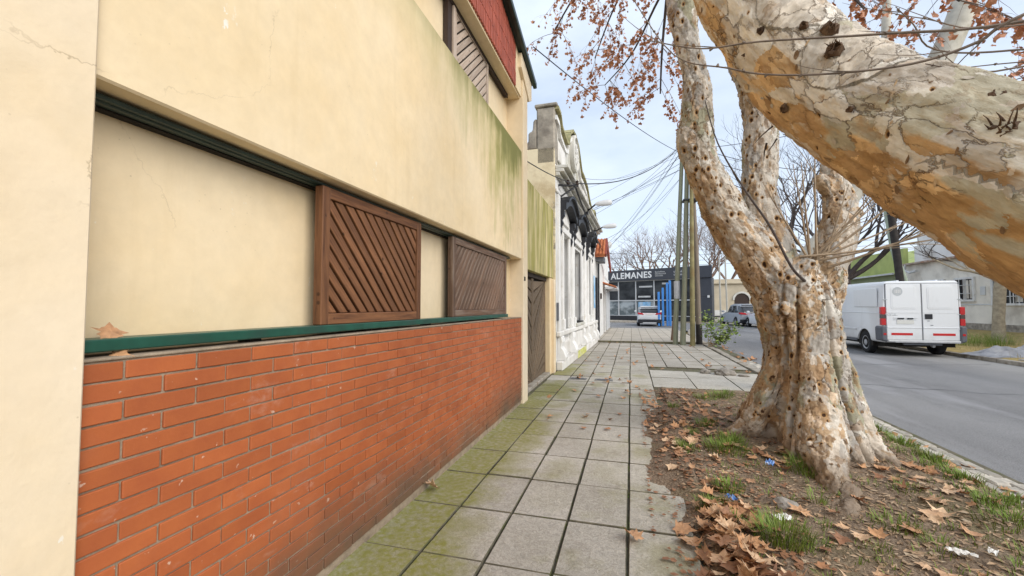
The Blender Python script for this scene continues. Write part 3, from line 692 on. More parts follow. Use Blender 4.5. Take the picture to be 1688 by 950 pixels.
wb('pier', m_ctop, -.03, .30, 4.62, 5.92, -.42, -.0, .03); wb('pier_cap', m_ctop, -.06, .36, 5.92, 6.0, -.46, .06, .02)
MB().prism([(-.42,4.98),(-.42,5.7),(-.50,5.66),(-.52,5.42),(-.62,5.38),(-.62,5.16),(-.78,5.08),(-.80,4.98)], 'y', -.02, .28).build('stepped_buttress', m_ctop, wh, bevel=.03)
wb('side_wall', m_side, -.03, .02, 0, 4.98, -9, -.0, .004)
# black drip hoods above each opening with hanging pendants
for a0, a1 in ((.30,2.05),(2.35,4.35),(5.45,6.95)):
    hd = MB(); n = 10; w = a1-a0
    arc = [(a0 + w*i/n, 3.62 + .26*math.sin(math.pi*i/n)) for i in range(n+1)]
    for (p0,q0),(p1,q1) in zip(arc, arc[1:]): hd.prism([(p0,q0),(p1,q1),(p1,q1+.17),(p0,q0+.17)], 'x', .001, .20)
    h = hd.build('window_hood', m_black, wh)
    for (p0,q0),(p1,q1) in [(arc[0],arc[5]),(arc[5],arc[-1])]: pass
    top = MB()
    for (p0,q0),(p1,q1) in zip(arc, arc[1:]): top.prism([(p0,q0+.17),(p1,q1+.17),(p1,q1+.23),(p0,q0+.23)], 'x', .001, .27)
    top.build('hood_moulding', m_black, h)
    for a in (a0+.06, a1-.06):
        MB().prism([(.001,3.62),(.15,3.62),(.15,3.5),(.09,3.42),(.12,3.34),(.06,3.22),(.08,3.14),(.04,3.02),(.001,3.0)], 'y', a-.07, a+.07).build('hood_pendant', m_black, h, bevel=.008)
    MB().prism([(a0+.35,3.42),(a1-.35,3.42),((a0+a1)/2,3.66)], 'x', .001, .05).build('tympanum', m_white2, wh)
for a in (.12, 2.1, 4.75, 7.3): wb('pilaster', m_white, a, a+.20, .86, 3.95, .001, .06)
wb('drain_pipe', m_black, 8.38, 8.46, .1, 2.6, .01, .09)
wb('blue_poster', m_posterblue, 7.28, 7.75, 1.35, 2.6, .062, .068, .0); wb('letter_box', m_vang, .06, .16, 1.1, 1.5, .002, .05)

# ------------------------------------------------------------------ little house with an orange tiled hood, then a white block
th = thing('tiled_house', 'low white house with an orange tiled porch hood and black door', 'house', (-1.32, 18.05, 0))
def tb_(name, m, a0, a1, z0, z1, p0, p1, bev=.0, **k): return box(name, m, (p0, p1, a0, a1, z0, z1), th, bev, **k)
tb_('wall', m_white, .0, 3.4, 0, 3.35, -7, 0); tb_('wall', m_white, 4.6, 9.0, 0, 2.9, -7, 0); tb_('wall', m_white, 3.4, 4.6, 2.42, 3.35, -7, 0); tb_('back_wall', m_white, 3.4, 4.6, 0, 2.42, -7, -.3)
dr = tb_('door', m_black, 3.42, 4.58, .08, 2.42, -.28, -.12, .005); box('letter_slot', m_alu, (-.12, -.105, 3.85, 4.15, 1.05, 1.12), dr); box('door_panel', m_black, (-.12, -.10, 3.55, 4.45, .25, .85), dr, .01)
tb_('corner_post', m_black, -.06, .06, .08, 3.2, .0, .06); tb_('meter_box', m_brown, 1.2, 1.6, 1.75, 2.0, .001, .06, .01)
tb_('beam', m_vang, -.25, .9, 3.28, 3.50, -.30, .26, .01)
for k in range(7):
    MB().tube([(-.52+.13*k, .62, 4.30), (-.52+.13*k, -.42, 3.52)], .062, 8).build('roof_tile', m_rooftile, th, smooth=True)
MB().prism([(.7,4.32),(-.38,3.50),(-.38,3.44),(.7,4.22)], 'x', -.58, .30).build('tile_bed', m_rooftile, th)
MB().prism([(-.42,3.56),(.62,4.36),(3.9,3.42),(3.9,3.12),(.62,3.98),(-.3,3.44)], 'x', .30, .38).build('barge_board', simple('oxide_red_board', (.25, .06, .04), .7), th)
aw = MB().prism([(.0,2.62),(.62,2.40),(.62,2.36),(.0,2.55)], 'y', 3.1, 4.9).build('awning', m_rooftile, th); MB().tube([(.0,4.85,2.1),(.55,4.85,2.4)], .02, 6).build('awning_strut', m_alu, aw)
MB().box(-7,.02,4.9,9,2.9,3.0).build('parapet_cap', m_lgrey, th)
bk = thing('white_block', 'white flat roofed building at the far end of the left row', 'building', (-1.3, 27.0, 0)); bo = Vector(bk.location)
box('wall', m_white, (-8, -.05, -5.9, 0, 2.95, 4.55), bk); box('upper_wall', m_lgrey, (-8, .02, -3.0, .4, 4.56, 4.9), bk)
for k in range(8): box('shutter_slat', m_alu, (.001, .04, -3.6+k*.45, -3.6+k*.45+.41, .12, 2.3), bk, .01)
box('canopy', m_alu, (.0, .6, -3.7, .2, 2.35, 2.48), bk)
ds = thing('satellite_dish', 'pale round satellite dish on top of the far white wall', 'satellite dish', (-1.25, 26.4, 4.92)); ds.scale = (.62, .62, .62)
MB().lathe([(.36,.12),(.26,.06),(.12,.02),(.02,0),(.02,-.02),(.13,.0),(.27,.04),(.37,.11)], 18, Matrix.Translation((0,0,.35)) @ Matrix.Rotation(R(-70),4,'X') @ Matrix.Rotation(R(-25),4,'Y')).build('dish', m_lgrey, ds, smooth=True); MB().tube([(0,0,-.1),(0,0,.35)], .025, 6).build('mast', m_alu, ds)

# ------------------------------------------------------------------ charcoal showroom across the junction
u = Vector((.886, -.463, 0)); SL = Vector((-1.33, 46, 0)); ang = math.atan2(-.463, .886)
sr = thing('showroom', 'single storey charcoal and glass showroom with a white lettered fascia', 'building', SL, ang)
def sb(name, m, a0, a1, z0, z1, d0, d1, bev=0, par=None): return box(name, m, (a0, a1, d0, d1, z0, z1), par or sr, bev)   # d grows away from us
MB().prism([(-5,-.25),(9.55,-.25),(6.4,9),(-5,9)], 'z', 4.02, 5.12).build('fascia', m_fascia, sr, bevel=.02); MB().prism([(-5,5),(7.7,5),(6.4,8.9),(-5,8.9)], 'z', 0, 4.0).build('back_wall', m_fascia, sr); MB().prism([(9.2,.5),(9.35,.5),(7.75,5),(7.6,5)], 'z', 0, 4.0).build('end_wall', m_fascia, sr)
sb('end_column', m_fascia, 8.35, 9.45, .3, 4.0, -.1, .5, .01); sb('plinth', m_black, -5, 8.3, 0, .48, -.05, .4); sb('column_base', m_black, 8.35, 9.45, .0, .3, -.12, .5)
sb('column_joint', m_black, 8.34, 9.46, 2.3, 2.33, -.104, .3); sb('wall_light', m_letter, 9.1, 9.25, 2.2, 2.4, -.2, -.1)
edges = [-3.2, -1.3, .1, 2.05, 4.0, 5.55, 7.05, 8.1, 8.35]
for a, b in zip(edges, edges[1:]):
    w = sb('window', m_glass, a, b, 2.0, 4.0, .06, .10); sb('pane', m_glass, a, b, 3.2, 3.985, .03, .055, 0, w)
    sb('window', m_glasslow if a < 3 else m_glass, a, b, .5, 1.98, .06, .10)
    sb('mullion', m_alu, b-.05, b+.05, .5, 4.0, -.04, .06)
sb('transom', m_alu, -3.2, 8.3, 1.95, 2.05, -.05, .05); sb('transom', m_alu, -3.2, 8.3, 3.96, 4.02, -.06, .05); sb('transom', m_alu, -3.2, 8.3, .44, .5, -.06, .05)
sb('sliding_door', m_posterblue, 2.3, 3.6, 1.35, 1.85, .02, .055); sb('display', m_letter, .2, 1.8, .55, .9, .3, .5)
for (a0, a1, z) in ((2.4, 3.8, 3.3), (4.8, 5.5, 3.55), (2.3, 3.6, 2.3)): sb('ceiling_light', m_lgrey, a0, a1, z, z+.16, .02, .055)
put_text('ALEMANES', .88, SL + u*(-.62) + Vector((0,0,4.26)) - Vector((.463,.886,0))*.26, u, (0,0,1), m_letter, sr, .01, .02, 'fascia_lettering', 1.08)
def print_row(a, z, n, hgt, gap=.05):            # print too small to read: rows of short strokes
    mb = MB(); x = a
    for k in range(n):
        w = rnd.choice((.05, .07, .09)); mb.box(x, x+w*.45, -.268, -.25, z, z+hgt*rnd.choice((1, 1, .7))); mb.box(x, x+w, -.267, -.25, z, z+hgt*.22); x += w+gap*.6
    mb.build('print_row', m_lgrey, sr)
for i in range(3): print_row(4.25, 4.72-.19*i, (10, 11, 9)[i], .13)
print_row(6.1, 4.62, 9, .2); print_row(6.1, 4.34, 8, .2); print_row(7.65, 4.66, 5, .2); print_row(7.65, 4.38, 4, .16)
pyl = thing('blue_pylon', 'tall blue pylon of upright bars in front of the showroom glass', 'pylon', (2.35, 32.4, 0))
for x, h in ((-.42, 2.45), (-.14, 2.75), (.16, 3.1)): box('bar', m_blue, (x-.07, x+.07, -.12, .12, 0, h), pyl, .01)
box('bar', m_blue, (.27, .42, -.16, .06, 0, 3.25), pyl, .01)
# beige hall with arched doorway to the right of it
bh = thing('beige_hall', 'beige stone hall with a dark arched doorway beyond the junction', 'building', (12, 60, .3))
box('wall', m_beige, (-1.6, 12, 0, 8, 0, 4.6), bh); box('side_bay', m_fascia, (4.3, 5.8, -.06, .02, .2, 3.0), bh); box('cornice', m_beige, (-1.8, 12, -.3, .3, 4.0, 4.2), bh, .02); box('base_course', m_lgrey, (-1.6, 12, -.08, .02, 0, .6), bh)
arc = [(-.85, 0), (.85, 0)] + [(.85*math.cos(a), 1.7+.85*math.sin(a)) for a in [math.pi*k/10 for k in range(11)]]
MB().prism(arc, 'y', -.03, .05).build('arched_door', m_brown, bh).location = (1.6, 0, .2)
arc2 = [(-1.05*1, 1.7), (-.87, 1.7)] + [(.87*math.cos(math.pi-a), 1.7+.87*math.sin(a)) for a in [math.pi*k/10 for k in range(11)]] + [(1.1, 1.7)] + [(1.1*math.cos(a), 1.7+1.1*math.sin(a)) for a in [math.pi*k/10 for k in range(10)]]
MB().prism(arc2, 'y', -.12, .02).build('arch_moulding', m_ornament, bh).location = (1.6, 0, .2)
# houses on the far side
gh = thing('green_house', 'lime green house across the street beyond the bare tree', 'house', (16, 32, .3))
box('wall', m_greendull, (0, 9, -.5, 16, -.3, 3.15), gh); MB().prism([(-.35,3.12),(0,3.2),(5,5.4),(5,5.2),(0,3.1)], 'y', -.4, 16.2).build('roof', m_greenhouse, gh); box('upper_wall', m_greenhouse, (.25, .5, -.3, 15, 3.2, 4.7), gh); box('gutter', m_lgrey, (-.42, -.30, -.4, 16.2, 3.08, 3.18), gh)
for k in range(3): w = box('window', m_glassdk, (-.04, .05, 2+4*k, 3.4+4*k, 1.1, 2.4), gh); box('frame', m_white, (-.07, -.035, 1.9+4*k, 3.5+4*k, 1.0, 1.1), w)
chh = thing('cream_house', 'cream grey house with white framed barred windows behind the thin tree', 'house', (16, 26, .25))
box('wall', m_house, (0, 8, -21, 5.3, -.3, 3.62), chh); box('upper_wall', m_house2, (.6, 8, -21, 5.0, 3.62, 5.6), chh); box('stepped_wall', m_house2, (.6, 6, 5.0, 5.3, 3.62, 4.8), chh); box('roof_edge', m_rust, (-.28, .62, -21, 5.35, 3.60, 3.70), chh, .01)
MB().tube([(-.22, 4.6, 3.64), (-.3, 4.6, 3.3), (-.3, 4.1, 3.12), (-.2, 3.7, 3.2)], .07, 8).build('gutter_pipe', m_lgrey, chh, smooth=True); box('base_stain', m_ctop, (-.012, .01, -21, 5.2, -.2, .35), chh)
box('wall_seam', m_lgrey, (-.02, .01, -21, 5.2, 1.22, 1.28), chh)
def hwin(y0, y1, z0, z1, bars):
    w = box('window', m_glassdk, (-.02, .06, y0, y1, z0, z1), chh)
    for b in ((y0-.1, y0, z0-.1, z1+.1), (y1, y1+.1, z0-.1, z1+.1), (y0, y1, z1, z1+.1), (y0, y1, z0-.1, z0), ((y0+y1)/2-.03, (y0+y1)/2+.03, z0, z1)): box('frame', m_white, (-.09, .0, *b), w)
    for k in range(bars): yy = y0+(k+.5)*(y1-y0)/bars; box('bar', m_lgrey if k % 2 else m_brown, (-.14, -.115, yy-.014, yy+.014, z0, z1), w)
    for zz in (z0+.3, z1-.3): box('bar', m_lgrey, (-.15, -.12, y0, y1, zz-.014, zz+.014), w)
    box('curtain', m_house, (-.03, -.022, y0+.08, (y0+y1)/2-.05, z0+.05, z1-.05), w)
hwin(1.8, 3.3, 1.4, 2.5, 5); hwin(-.2, .9, 1.5, 2.5, 5); hwin(-3.6, -1.4, 1.3, 2.65, 10); hwin(-8.2, -6, 1.3, 2.65, 8); hwin(-13.2, -11, 1.3, 2.65, 8); hwin(-18.4, -16.2, 1.3, 2.65, 8); box('small_vent', m_lgrey, (-.03, .01, -.9, -.6, 1.7, 2.1), chh)
# ------------------------------------------------------------------ trees
def tree_mesh(name, tubes, voxel, mat, npits, tanfn, pitr=(.018, .034), seed=1, rough=1., flute=None):
    mb = MB()
    for pts, rad in tubes:
        p, r = crom(pts, rad, 5)
        mb.tube(p, r, 16)
    me = mb.mesh(name, mat); o = bpy.data.objects.new(name, me); COL.objects.link(o)
    md = o.modifiers.new('r', 'REMESH'); md.mode = 'VOXEL'; md.voxel_size = voxel
    sm = o.modifiers.new('s', 'SMOOTH'); sm.factor = .5; sm.iterations = max(3, int(.05/voxel))
    dg = bpy.context.evaluated_depsgraph_get(); m2 = bpy.data.meshes.new_from_object(o.evaluated_get(dg)); bpy.data.objects.remove(o)
    n = len(m2.vertices); co = np.empty(n*3, 'f'); m2.vertices.foreach_get('co', co); co = co.reshape(-1, 3)
    no = np.empty(n*3, 'f'); m2.vertex_normals.foreach_get('vector', no); no = no.reshape(-1, 3)
    r_ = random.Random(seed); disp = np.zeros(n, 'f'); pit = np.zeros(n, 'f'); tan = np.zeros(n, 'f')
    N = mnoise.noise
    # centre lines with a frame carried along each limb: gives every vertex coordinates that follow the limb
    S = []
    for pts, rad in tubes:
        p, r = crom(pts, rad, 8); up = None; L_ = 0
        for k in range(len(p)):
            t = (p[min(k+1, len(p)-1)]-p[max(k-1, 0)]).normalized()
            if up is None: up = Vector((1, 0, 0)) - t*t.x; up = up.normalized() if up.length > .2 else t.orthogonal().normalized()
            up = (up-t*up.dot(t)).normalized()
            if k: L_ += (p[k]-p[k-1]).length
            S.append((p[k], up.copy(), t.cross(up), t, L_, r[k]))
    ck_ = kdtree.KDTree(len(S))
    for k, q in enumerate(S): ck_.insert(q[0], k)
    ck_.balance(); bark = np.zeros((n, 3), 'f')
    for i in range(n):
        x, y, z = (float(q) for q in co[i]); pv = Vector((x, y, z))
        best = min(ck_.find_n(pv, 5), key=lambda h: h[2]-S[h[1]][5])[1]; c0, u_, w_, t_, l_, r0 = S[best]; o_ = pv-c0
        b = (o_.dot(u_), o_.dot(w_), (l_+o_.dot(t_))*.48); bark[i] = b; bv = Vector(b)
        disp[i] = .032*N(Vector((x*3.2+seed, y*3.2, z*1.3))) + .014*N(Vector((b[0]*11, b[1]*11+seed, b[2]*9))) + .006*N(bv*30) + .003*N(bv*70)
        dd = mnoise.voronoi(bv*9 + mnoise.noise_vector(bv*9)*.35)[0]; e = dd[1]-dd[0]
        disp[i] += rough*(.010*N(Vector((dd[0]*0+round(dd[2]*1000)*.371, seed, 1.7))) - .006*math.exp(-(e/.10)**2))
        disp[i] += .006*(1 if N(bv*13 + Vector((seed,0,0))) > .15 else 0)*rough
        if flute and z < 1.9:
            an = math.atan2(y-flute[1], x-flute[0]); f = N(Vector((math.cos(an)*2.1, math.sin(an)*2.1, z*.30+flute[2]))); fd = min(1, max(0, (1.9-z)/.7))
            disp[i] += fd*(-.075*math.exp(-(f/.075)**2) + .03*abs(f)); tan[i] = 0
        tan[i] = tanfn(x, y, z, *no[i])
    kd = kdtree.KDTree(n)
    for i in range(n): kd.insert(co[i], i)
    kd.balance()
    for k in range(npits):
        i = r_.randrange(n); t = tan[i]
        if r_.random() > .40+.6*t: continue
        r = r_.uniform(*pitr); depth = r*r_.uniform(.5, 1.0); el = r_.uniform(.5, 1)
        c = co[i]
        for (p, j, d) in kd.find_range(Vector(c), r*2.4):
            dz = (co[j][2]-c[2])*(.62); dd = math.sqrt(max(d*d-(co[j][2]-c[2])**2, 0)+dz*dz)
            g = math.exp(-(dd/(r*.72))**2); disp[j] += -depth*g*.8 + r*.22*math.exp(-((dd-r*1.25)/(r*.5))**2); pit[j] = max(pit[j], g)
    co2 = co + no*disp[:, None]
    m2.vertices.foreach_set('co', co2.reshape(-1)); 
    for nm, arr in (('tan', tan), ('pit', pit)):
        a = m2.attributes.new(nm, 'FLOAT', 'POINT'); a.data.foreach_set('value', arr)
    a = m2.attributes.new('bark', 'FLOAT_VECTOR', 'POINT'); a.data.foreach_set('vector', bark.reshape(-1))
    m2.polygons.foreach_set('use_smooth', [True]*len(m2.polygons)); m2.materials.clear(); m2.materials.append(mat); m2.update(); m2.name = name
    return m2
def sstep(v, a, b):
    t = max(0, min(1, (v-a)/(b-a))); return t*t*(3-2*t)

# the big plane tree on the verge
T0 = Vector((1.74, 5.0, 0))
tubes = [
 ([(1.76,5.05,-.15),(1.75,5.02,.25),(1.725,5.0,.59),(1.705,5.0,.96),(1.66,5.02,1.25),(1.60,5.03,1.55),(1.60,5.1,1.80)], [.58,.485,.405,.340,.348,.36,.27]),
 ([(1.68,5.0,1.05),(1.52,5.0,1.50),(1.34,5.0,1.86),(1.17,5.02,2.12),(1.03,5.05,2.36),(.865,5.05,2.75),(.755,5.05,3.06),(.715,5.05,3.27),(.73,5.05,3.50),(.725,5.0,3.93),(.647,4.95,4.30),(.562,4.9,4.82),(.40,4.85,5.8),(.15,4.9,7.0)], [.22,.255,.25,.235,.215,.188,.178,.186,.158,.140,.134,.130,.11,.06]),
 ([(1.64,5.0,1.3),(1.52,5.06,1.75),(1.44,5.1,2.04),(1.40,5.2,2.46),(1.41,5.3,2.82),(1.435,5.35,3.15),(1.47,5.4,3.55),(1.41,5.42,3.97),(1.28,5.45,4.4),(1.2,5.6,5.4),(1.35,5.8,6.8)], [.22,.22,.212,.198,.186,.18,.176,.176,.168,.13,.07]),
 ([(1.78,5.08,1.2),(1.90,5.2,1.60),(2.05,5.35,1.85),(2.21,5.5,2.08),(2.29,5.6,2.34),(2.31,5.7,2.64),(2.30,5.76,2.92),(2.33,5.85,3.3),(2.45,5.95,3.75)], [.24,.23,.185,.178,.182,.160,.135,.10,.05]),
 # knobs and pollard fists
 ([(.72,5.05,3.10),(.62,5.03,3.22),(.60,5.02,3.26)], [.10,.07,.05]), ([(1.62,4.92,1.70),(1.70,4.86,1.82),(1.74,4.84,1.88)], [.17,.13,.09]), ([(1.86,5.0,1.72),(1.96,4.98,1.84)], [.13,.09]),
 ([(2.38,5.6,2.45),(2.47,5.58,2.5)], [.10,.06]), ([(2.22,5.66,2.74),(2.13,5.62,2.88),(2.11,5.62,2.92)], [.09,.07,.05]), ([(1.42,4.74,1.42),(1.40,4.68,1.36)], [.08,.05]),
 # buttress roots running down the trunk and out along the ground
 ([(1.52,4.90,.9),(1.42,4.94,.48),(1.26,4.98,.18),(1.06,5.0,.06),(.84,5.03,-.06)], [.15,.20,.17,.10,.05]),
 ([(1.68,4.74,.95),(1.65,4.62,.50),(1.60,4.40,.22),(1.55,4.15,.10),(1.50,3.92,.05),(1.46,3.6,-.08)], [.14,.20,.19,.15,.11,.06]),
 ([(1.58,4.75,.7),(1.50,4.66,.36),(1.42,4.50,.13),(1.34,4.35,-.02)], [.12,.13,.10,.05]),
 ([(1.88,4.88,.85),(1.95,4.78,.45),(2.04,4.62,.16),(2.12,4.40,.05),(2.20,4.10,-.04)], [.13,.16,.12,.065,.035]),
 ([(1.80,4.72,.6),(1.84,4.60,.28),(1.89,4.42,.09),(1.92,4.2,-.06)], [.14,.16,.12,.06]),
 ([(1.95,5.02,.85),(2.06,5.08,.42),(2.22,5.15,.15),(2.42,5.2,-.04)], [.14,.17,.11,.05]),
 ([(1.55,5.25,.8),(1.42,5.42,.35),(1.32,5.62,.1),(1.25,5.85,-.05)], [.13,.15,.11,.06]),
 ([(1.95,5.3,.8),(2.05,5.5,.35),(2.12,5.75,.1),(2.2,6.0,-.05)], [.13,.15,.11,.06]),
 ([(1.56,3.80,.03),(1.45,3.55,.0),(1.38,3.3,-.05)], [.07,.055,.03]),
]
def tan_hero(x, y, z, nx, ny, nz_):
    k = .36 + .24*(-nx*.8) + (.08 if z < 2.2 else -.05*(z-2.2)); k += .34*mnoise.noise(Vector((x*2.6, y*2.6, z*1.1+9)))
    if x > 1.75 and z < 1.5: k -= .42*sstep(x, 1.66, 1.9)
    if z > 3.0: k -= .15
    return max(0, min(1, k))
plane = thing('plane_tree', 'thick pitted plane tree forking into pale limbs on the dirt verge', 'tree', T0)
tm = tree_mesh('trunk', tubes, .0115, m_trunk, 1300, tan_hero, (.011, .026), 3, 1.15, (1.72, 5.0, 3.3))
tm.transform(Matrix.Translation(-T0)); link('trunk', tm, plane)

# leaning limb of the nearer plane tree, whose own trunk stands just outside the frame
F0 = Vector((1.72, .70, 0))
tubes = [
 ([(1.72,.70,-.15),(1.72,.72,.35),(1.68,.82,.85),(1.56,1.02,1.22),(1.36,1.30,1.50),(1.22,1.52,1.68),(1.115,1.72,1.86),(1.04,1.90,2.035),(.94,2.06,2.215),(.82,2.21,2.48),(.68,2.35,2.82),(.57,2.48,3.2),(.46,2.7,3.9),(.3,3.1,5.2)], [.46,.37,.32,.29,.262,.244,.236,.232,.228,.222,.222,.215,.19,.12]),
 ([(1.70,.72,.6),(1.85,.6,1.4),(2.1,.4,2.4),(2.3,.1,4.0)], [.25,.22,.18,.10]),
 ([(1.72,.7,.5),(1.5,.4,.15),(1.25,.2,-.08)], [.2,.15,.06]), ([(1.72,.8,.5),(1.6,1.15,.15),(1.5,1.4,-.08)], [.2,.14,.05]), ([(1.8,.6,.5),(2.1,.5,.12),(2.3,.45,-.06)], [.2,.14,.05]),
 ([(.90,2.02,2.40),(.935,2.02,2.455)], [.09,.05]), ([(.74,2.2,2.72),(.84,2.17,2.85)], [.09,.05]), ([(1.08,1.76,1.84),(1.13,1.60,1.66),(1.26,1.40,1.46),(1.45,1.15,1.15)], [.13,.175,.20,.24]),
]
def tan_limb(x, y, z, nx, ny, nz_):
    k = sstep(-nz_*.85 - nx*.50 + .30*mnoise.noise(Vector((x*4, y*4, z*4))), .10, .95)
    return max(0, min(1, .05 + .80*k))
lean = thing('leaning_plane_tree', 'near plane tree with a huge pale limb leaning over the pavement', 'tree', F0)
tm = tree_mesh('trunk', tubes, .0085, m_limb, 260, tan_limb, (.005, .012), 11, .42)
tm.transform(Matrix.Translation(-F0)); link('trunk', tm, lean)
# curling flakes of loose bark on the limb
fl = MB()
def sprout(mb, p, d, ln, r0, n=7, bend_=.25, seedv=0, droop=0, nn=5):
    pts = [Vector(p)]; d = Vector(d).normalized()
    for i in range(n):
        d = (d + Vector((rnd.uniform(-1,1), rnd.uniform(-1,1), rnd.uniform(-1,1)))*bend_/n + Vector((0,0,-droop/n))).normalized(); pts.append(pts[-1] + d*ln/n)
    mb.tube(pts, [r0*(1-.75*i/n) for i in range(n+1)], nn); return pts
def flakes(me, n, size, off, mats, seed, zmin=-1, taken=None):
    r_ = random.Random(seed); mb = MB(); vs_ = me.vertices; nv = len(vs_)
    while n:
        v = vs_[r_.randrange(nv)]; nn = v.normal
        if v.co.z + off.z < zmin: continue
        if taken and not taken(v): continue
        n -= 1; ax = Vector((r_.gauss(0,.5), r_.gauss(0,.5), 1)); tx = (ax - nn*ax.dot(nn)).normalized(); ty = nn.cross(tx)
        L1 = size*r_.uniform(.5, 1.4); W1 = L1*r_.uniform(.3, .8); lift = r_.uniform(.1, .5); k = 7; pts = []
        for q in range(k):
            a = q*2*math.pi/k; x = math.cos(a)*L1*r_.uniform(.6, 1.1); y = math.sin(a)*W1*r_.uniform(.6, 1.1)
            pts.append(v.co + tx*x + ty*y + nn*(.003 + max(0, x/L1)*L1*lift))
        mb.add([v.co + nn*.005] + pts, [(0, 1+q, 1+(q+1) % k) for q in range(k)], r_.randrange(len(mats)))
    return mb
m_fl1 = simple('loose_bark_tan', (.46, .33, .20), .9, .25, 20, bump=.4, bsc=60); m_fl2 = simple('loose_bark_grey', (.42, .375, .31), .9, .2, 20, bump=.4, bsc=60); m_fl3 = simple('loose_bark_brown', (.20, .125, .07), .9, .3, 20, bump=.4, bsc=60)
m_knot = simple('dark_knot', (.085, .05, .03), .9, .4, 30, bump=.6, bsc=60, warm=(.20, .13, .08))
hero_tr = [o for o in plane.children if o.name.startswith('trunk')][0]; limb_tr = [o for o in lean.children if o.name.startswith('trunk')][0]
flakes(hero_tr.data, 900, .026, T0, [m_fl1, m_fl2, m_fl3], 4, .1).build('loose_bark', [m_fl1, m_fl2, m_fl3], plane, fix=False, kind='stuff')
flakes(limb_tr.data, 420, .015, F0, [m_fl1, m_fl2, m_fl3], 6, 1.2).build('loose_bark', [m_fl1, m_fl2, m_fl3], lean, fix=False, kind='stuff')
for (p, nrm, s_) in (((.80,1.957,2.458),(-.32,-.86,.4),.022), ((.814,2.011,2.579),(.01,-.93,.37),.021), ((.727,2.041,2.627),(-.25,-.93,.26),.013), ((.586,2.134,2.686),(-.7,-.71,.04),.012), ((.965,1.719,2.158),(-.36,-.7,.61),.012), ((.975,1.689,2.129),(-.36,-.71,.61),.009), ((1.064,1.589,2.054),(-.15,-.72,.67),.016), ((1.013,1.499,1.913),(-.58,-.67,.47),.026), ((.802,1.857,2.163),(-.79,-.6,.11),.009), ((.535,2.227,2.619),(-.92,-.29,-.26),.014), ((.662,2.116,2.299),(-.94,-.14,-.31),.013)):
    nrm = Vector(nrm).normalized(); k = MB(); q = nrm.to_track_quat('Z', 'Y').to_matrix().to_4x4(); Mk = Matrix.Translation(Vector(p)-F0) @ q
    k.lathe([(s_*1.5,-s_*.8),(s_*1.25,s_*.15),(s_*.8,s_*.42),(s_*.55,s_*.10),(s_*.2,-s_*.25)], 11, Mk)
    k.v = [tuple(Vector(v) + Vector((rnd.uniform(-1,1), rnd.uniform(-1,1), rnd.uniform(-1,1)))*s_*.3) for v in k.v]
    if s_ > .02:
        for _ in range(14):
            b = MB(); sprout(k, Mk @ Vector((rnd.uniform(-s_,s_), rnd.uniform(-s_,s_), s_*.2)), nrm+Vector((rnd.uniform(-1,1),rnd.uniform(-1,1),rnd.uniform(-1,1)))*.8, s_*rnd.uniform(.8,2), s_*.14, 3, .7)
    k.build('knot', m_knot, lean, smooth=True)
# long straight shoots from the pollard scars of the big tree
ss = Vector((1.66, 4.82, 1.86))
for i, (tx, ty, tz, ln) in enumerate(((0,.05,1,1.0),(.04,.1,1,1.35),(-.04,.2,1,1.1),(.55,.1,.75,1.05),(.62,-.05,.45,1.25),(.8,.1,.28,1.3),(.9,.0,.16,1.2),(.9,-.1,.05,1.1),(.75,.3,.6,1.0),(.35,.2,1,.9),(-.35,.1,.8,.9),(.5,.4,.5,.8),(.95,-.2,.3,1.3),(.7,-.15,.7,1.1))):
    fl2 = MB(); c = ss + Vector((rnd.uniform(-.07,.22), rnd.uniform(-.04,.05), rnd.uniform(-.06,.05))); 
    pts = sprout(fl2, c, (tx,ty,tz), ln, .0135, 9, .35, 0, -.12)
    for q in (4, 6, 7):
        sprout(fl2, pts[q], (pts[q]-pts[q-1]).normalized()+Vector((rnd.uniform(-.7,.7),rnd.uniform(-.5,.5),rnd.uniform(-.2,.6))), ln*.35, .005, 5, .4)
    o = fl2.build('shoot', m_twigpale, None, smooth=True); o.data.transform(Matrix.Translation(-T0)); o.parent = plane
# the long curved shoot hanging down the left limb
w = MB(); p, r = crom([(.78,4.80,3.6),(.88,4.72,3.1),(1.08,4.62,2.6),(1.30,4.60,2.2),(1.48,4.62,1.80),(1.62,4.70,1.66)], [.005,.007,.009,.011,.012,.013], 5); w.tube(p, r, 6)
o = w.build('shoot', m_twigdark, None, smooth=True); o.data.transform(Matrix.Translation(-T0)); o.parent = plane

# ---- leaves: outline of a plane leaf, curled in several ways
OUT = [(0,0),(.16,-.04),(.40,-.10),(.33,.07),(.58,.20),(.42,.28),(.66,.55),(.38,.50),(.30,.60),(.17,.66),(0,1.0)]
OUT = OUT + [(-x, y) for x, y in OUT[-2:0:-1]]
def leaf_mesh(v, ln, simple_=False):
    r_ = random.Random(v*17+3); cx, cy = 0, .34; vs = []; a, b, c, d = (r_.uniform(-.3, .7), r_.uniform(-.3, .55), r_.uniform(-.7, .7), r_.uniform(.0, .3))
    def z(x, y): return a*x*x*1.3 + b*(y-.35)**2 + c*x*(y-.3)*.8 + d*abs(x)*.4
    out = OUT if not simple_ else OUT[::2] if len(OUT) % 2 == 0 else OUT
    out = [((x*q_, y*q2_)) for (x, y) in out for q_, q2_ in [(r_.uniform(.62, 1.12), r_.uniform(.86, 1.08))]]
    mid = [(cx+(x-cx)*.5, cy+(y-cy)*.5) for x, y in out]; n = len(out)
    allp = [(cx, cy)] + (mid if not simple_ else []) + out
    vs = [(x*ln, (y-.35)*ln, z(x, y)*ln + r_.uniform(-.03, .03)*ln) for x, y in allp]
    if simple_: fs = [(0, 1+i, 1+(i+1) % n) for i in range(n)]
    else: fs = [(0, 1+i, 1+(i+1) % n) for i in range(n)] + [(1+i, 1+n+i, 1+n+(i+1) % n, 1+(i+1) % n) for i in range(n)]
    return vs, fs
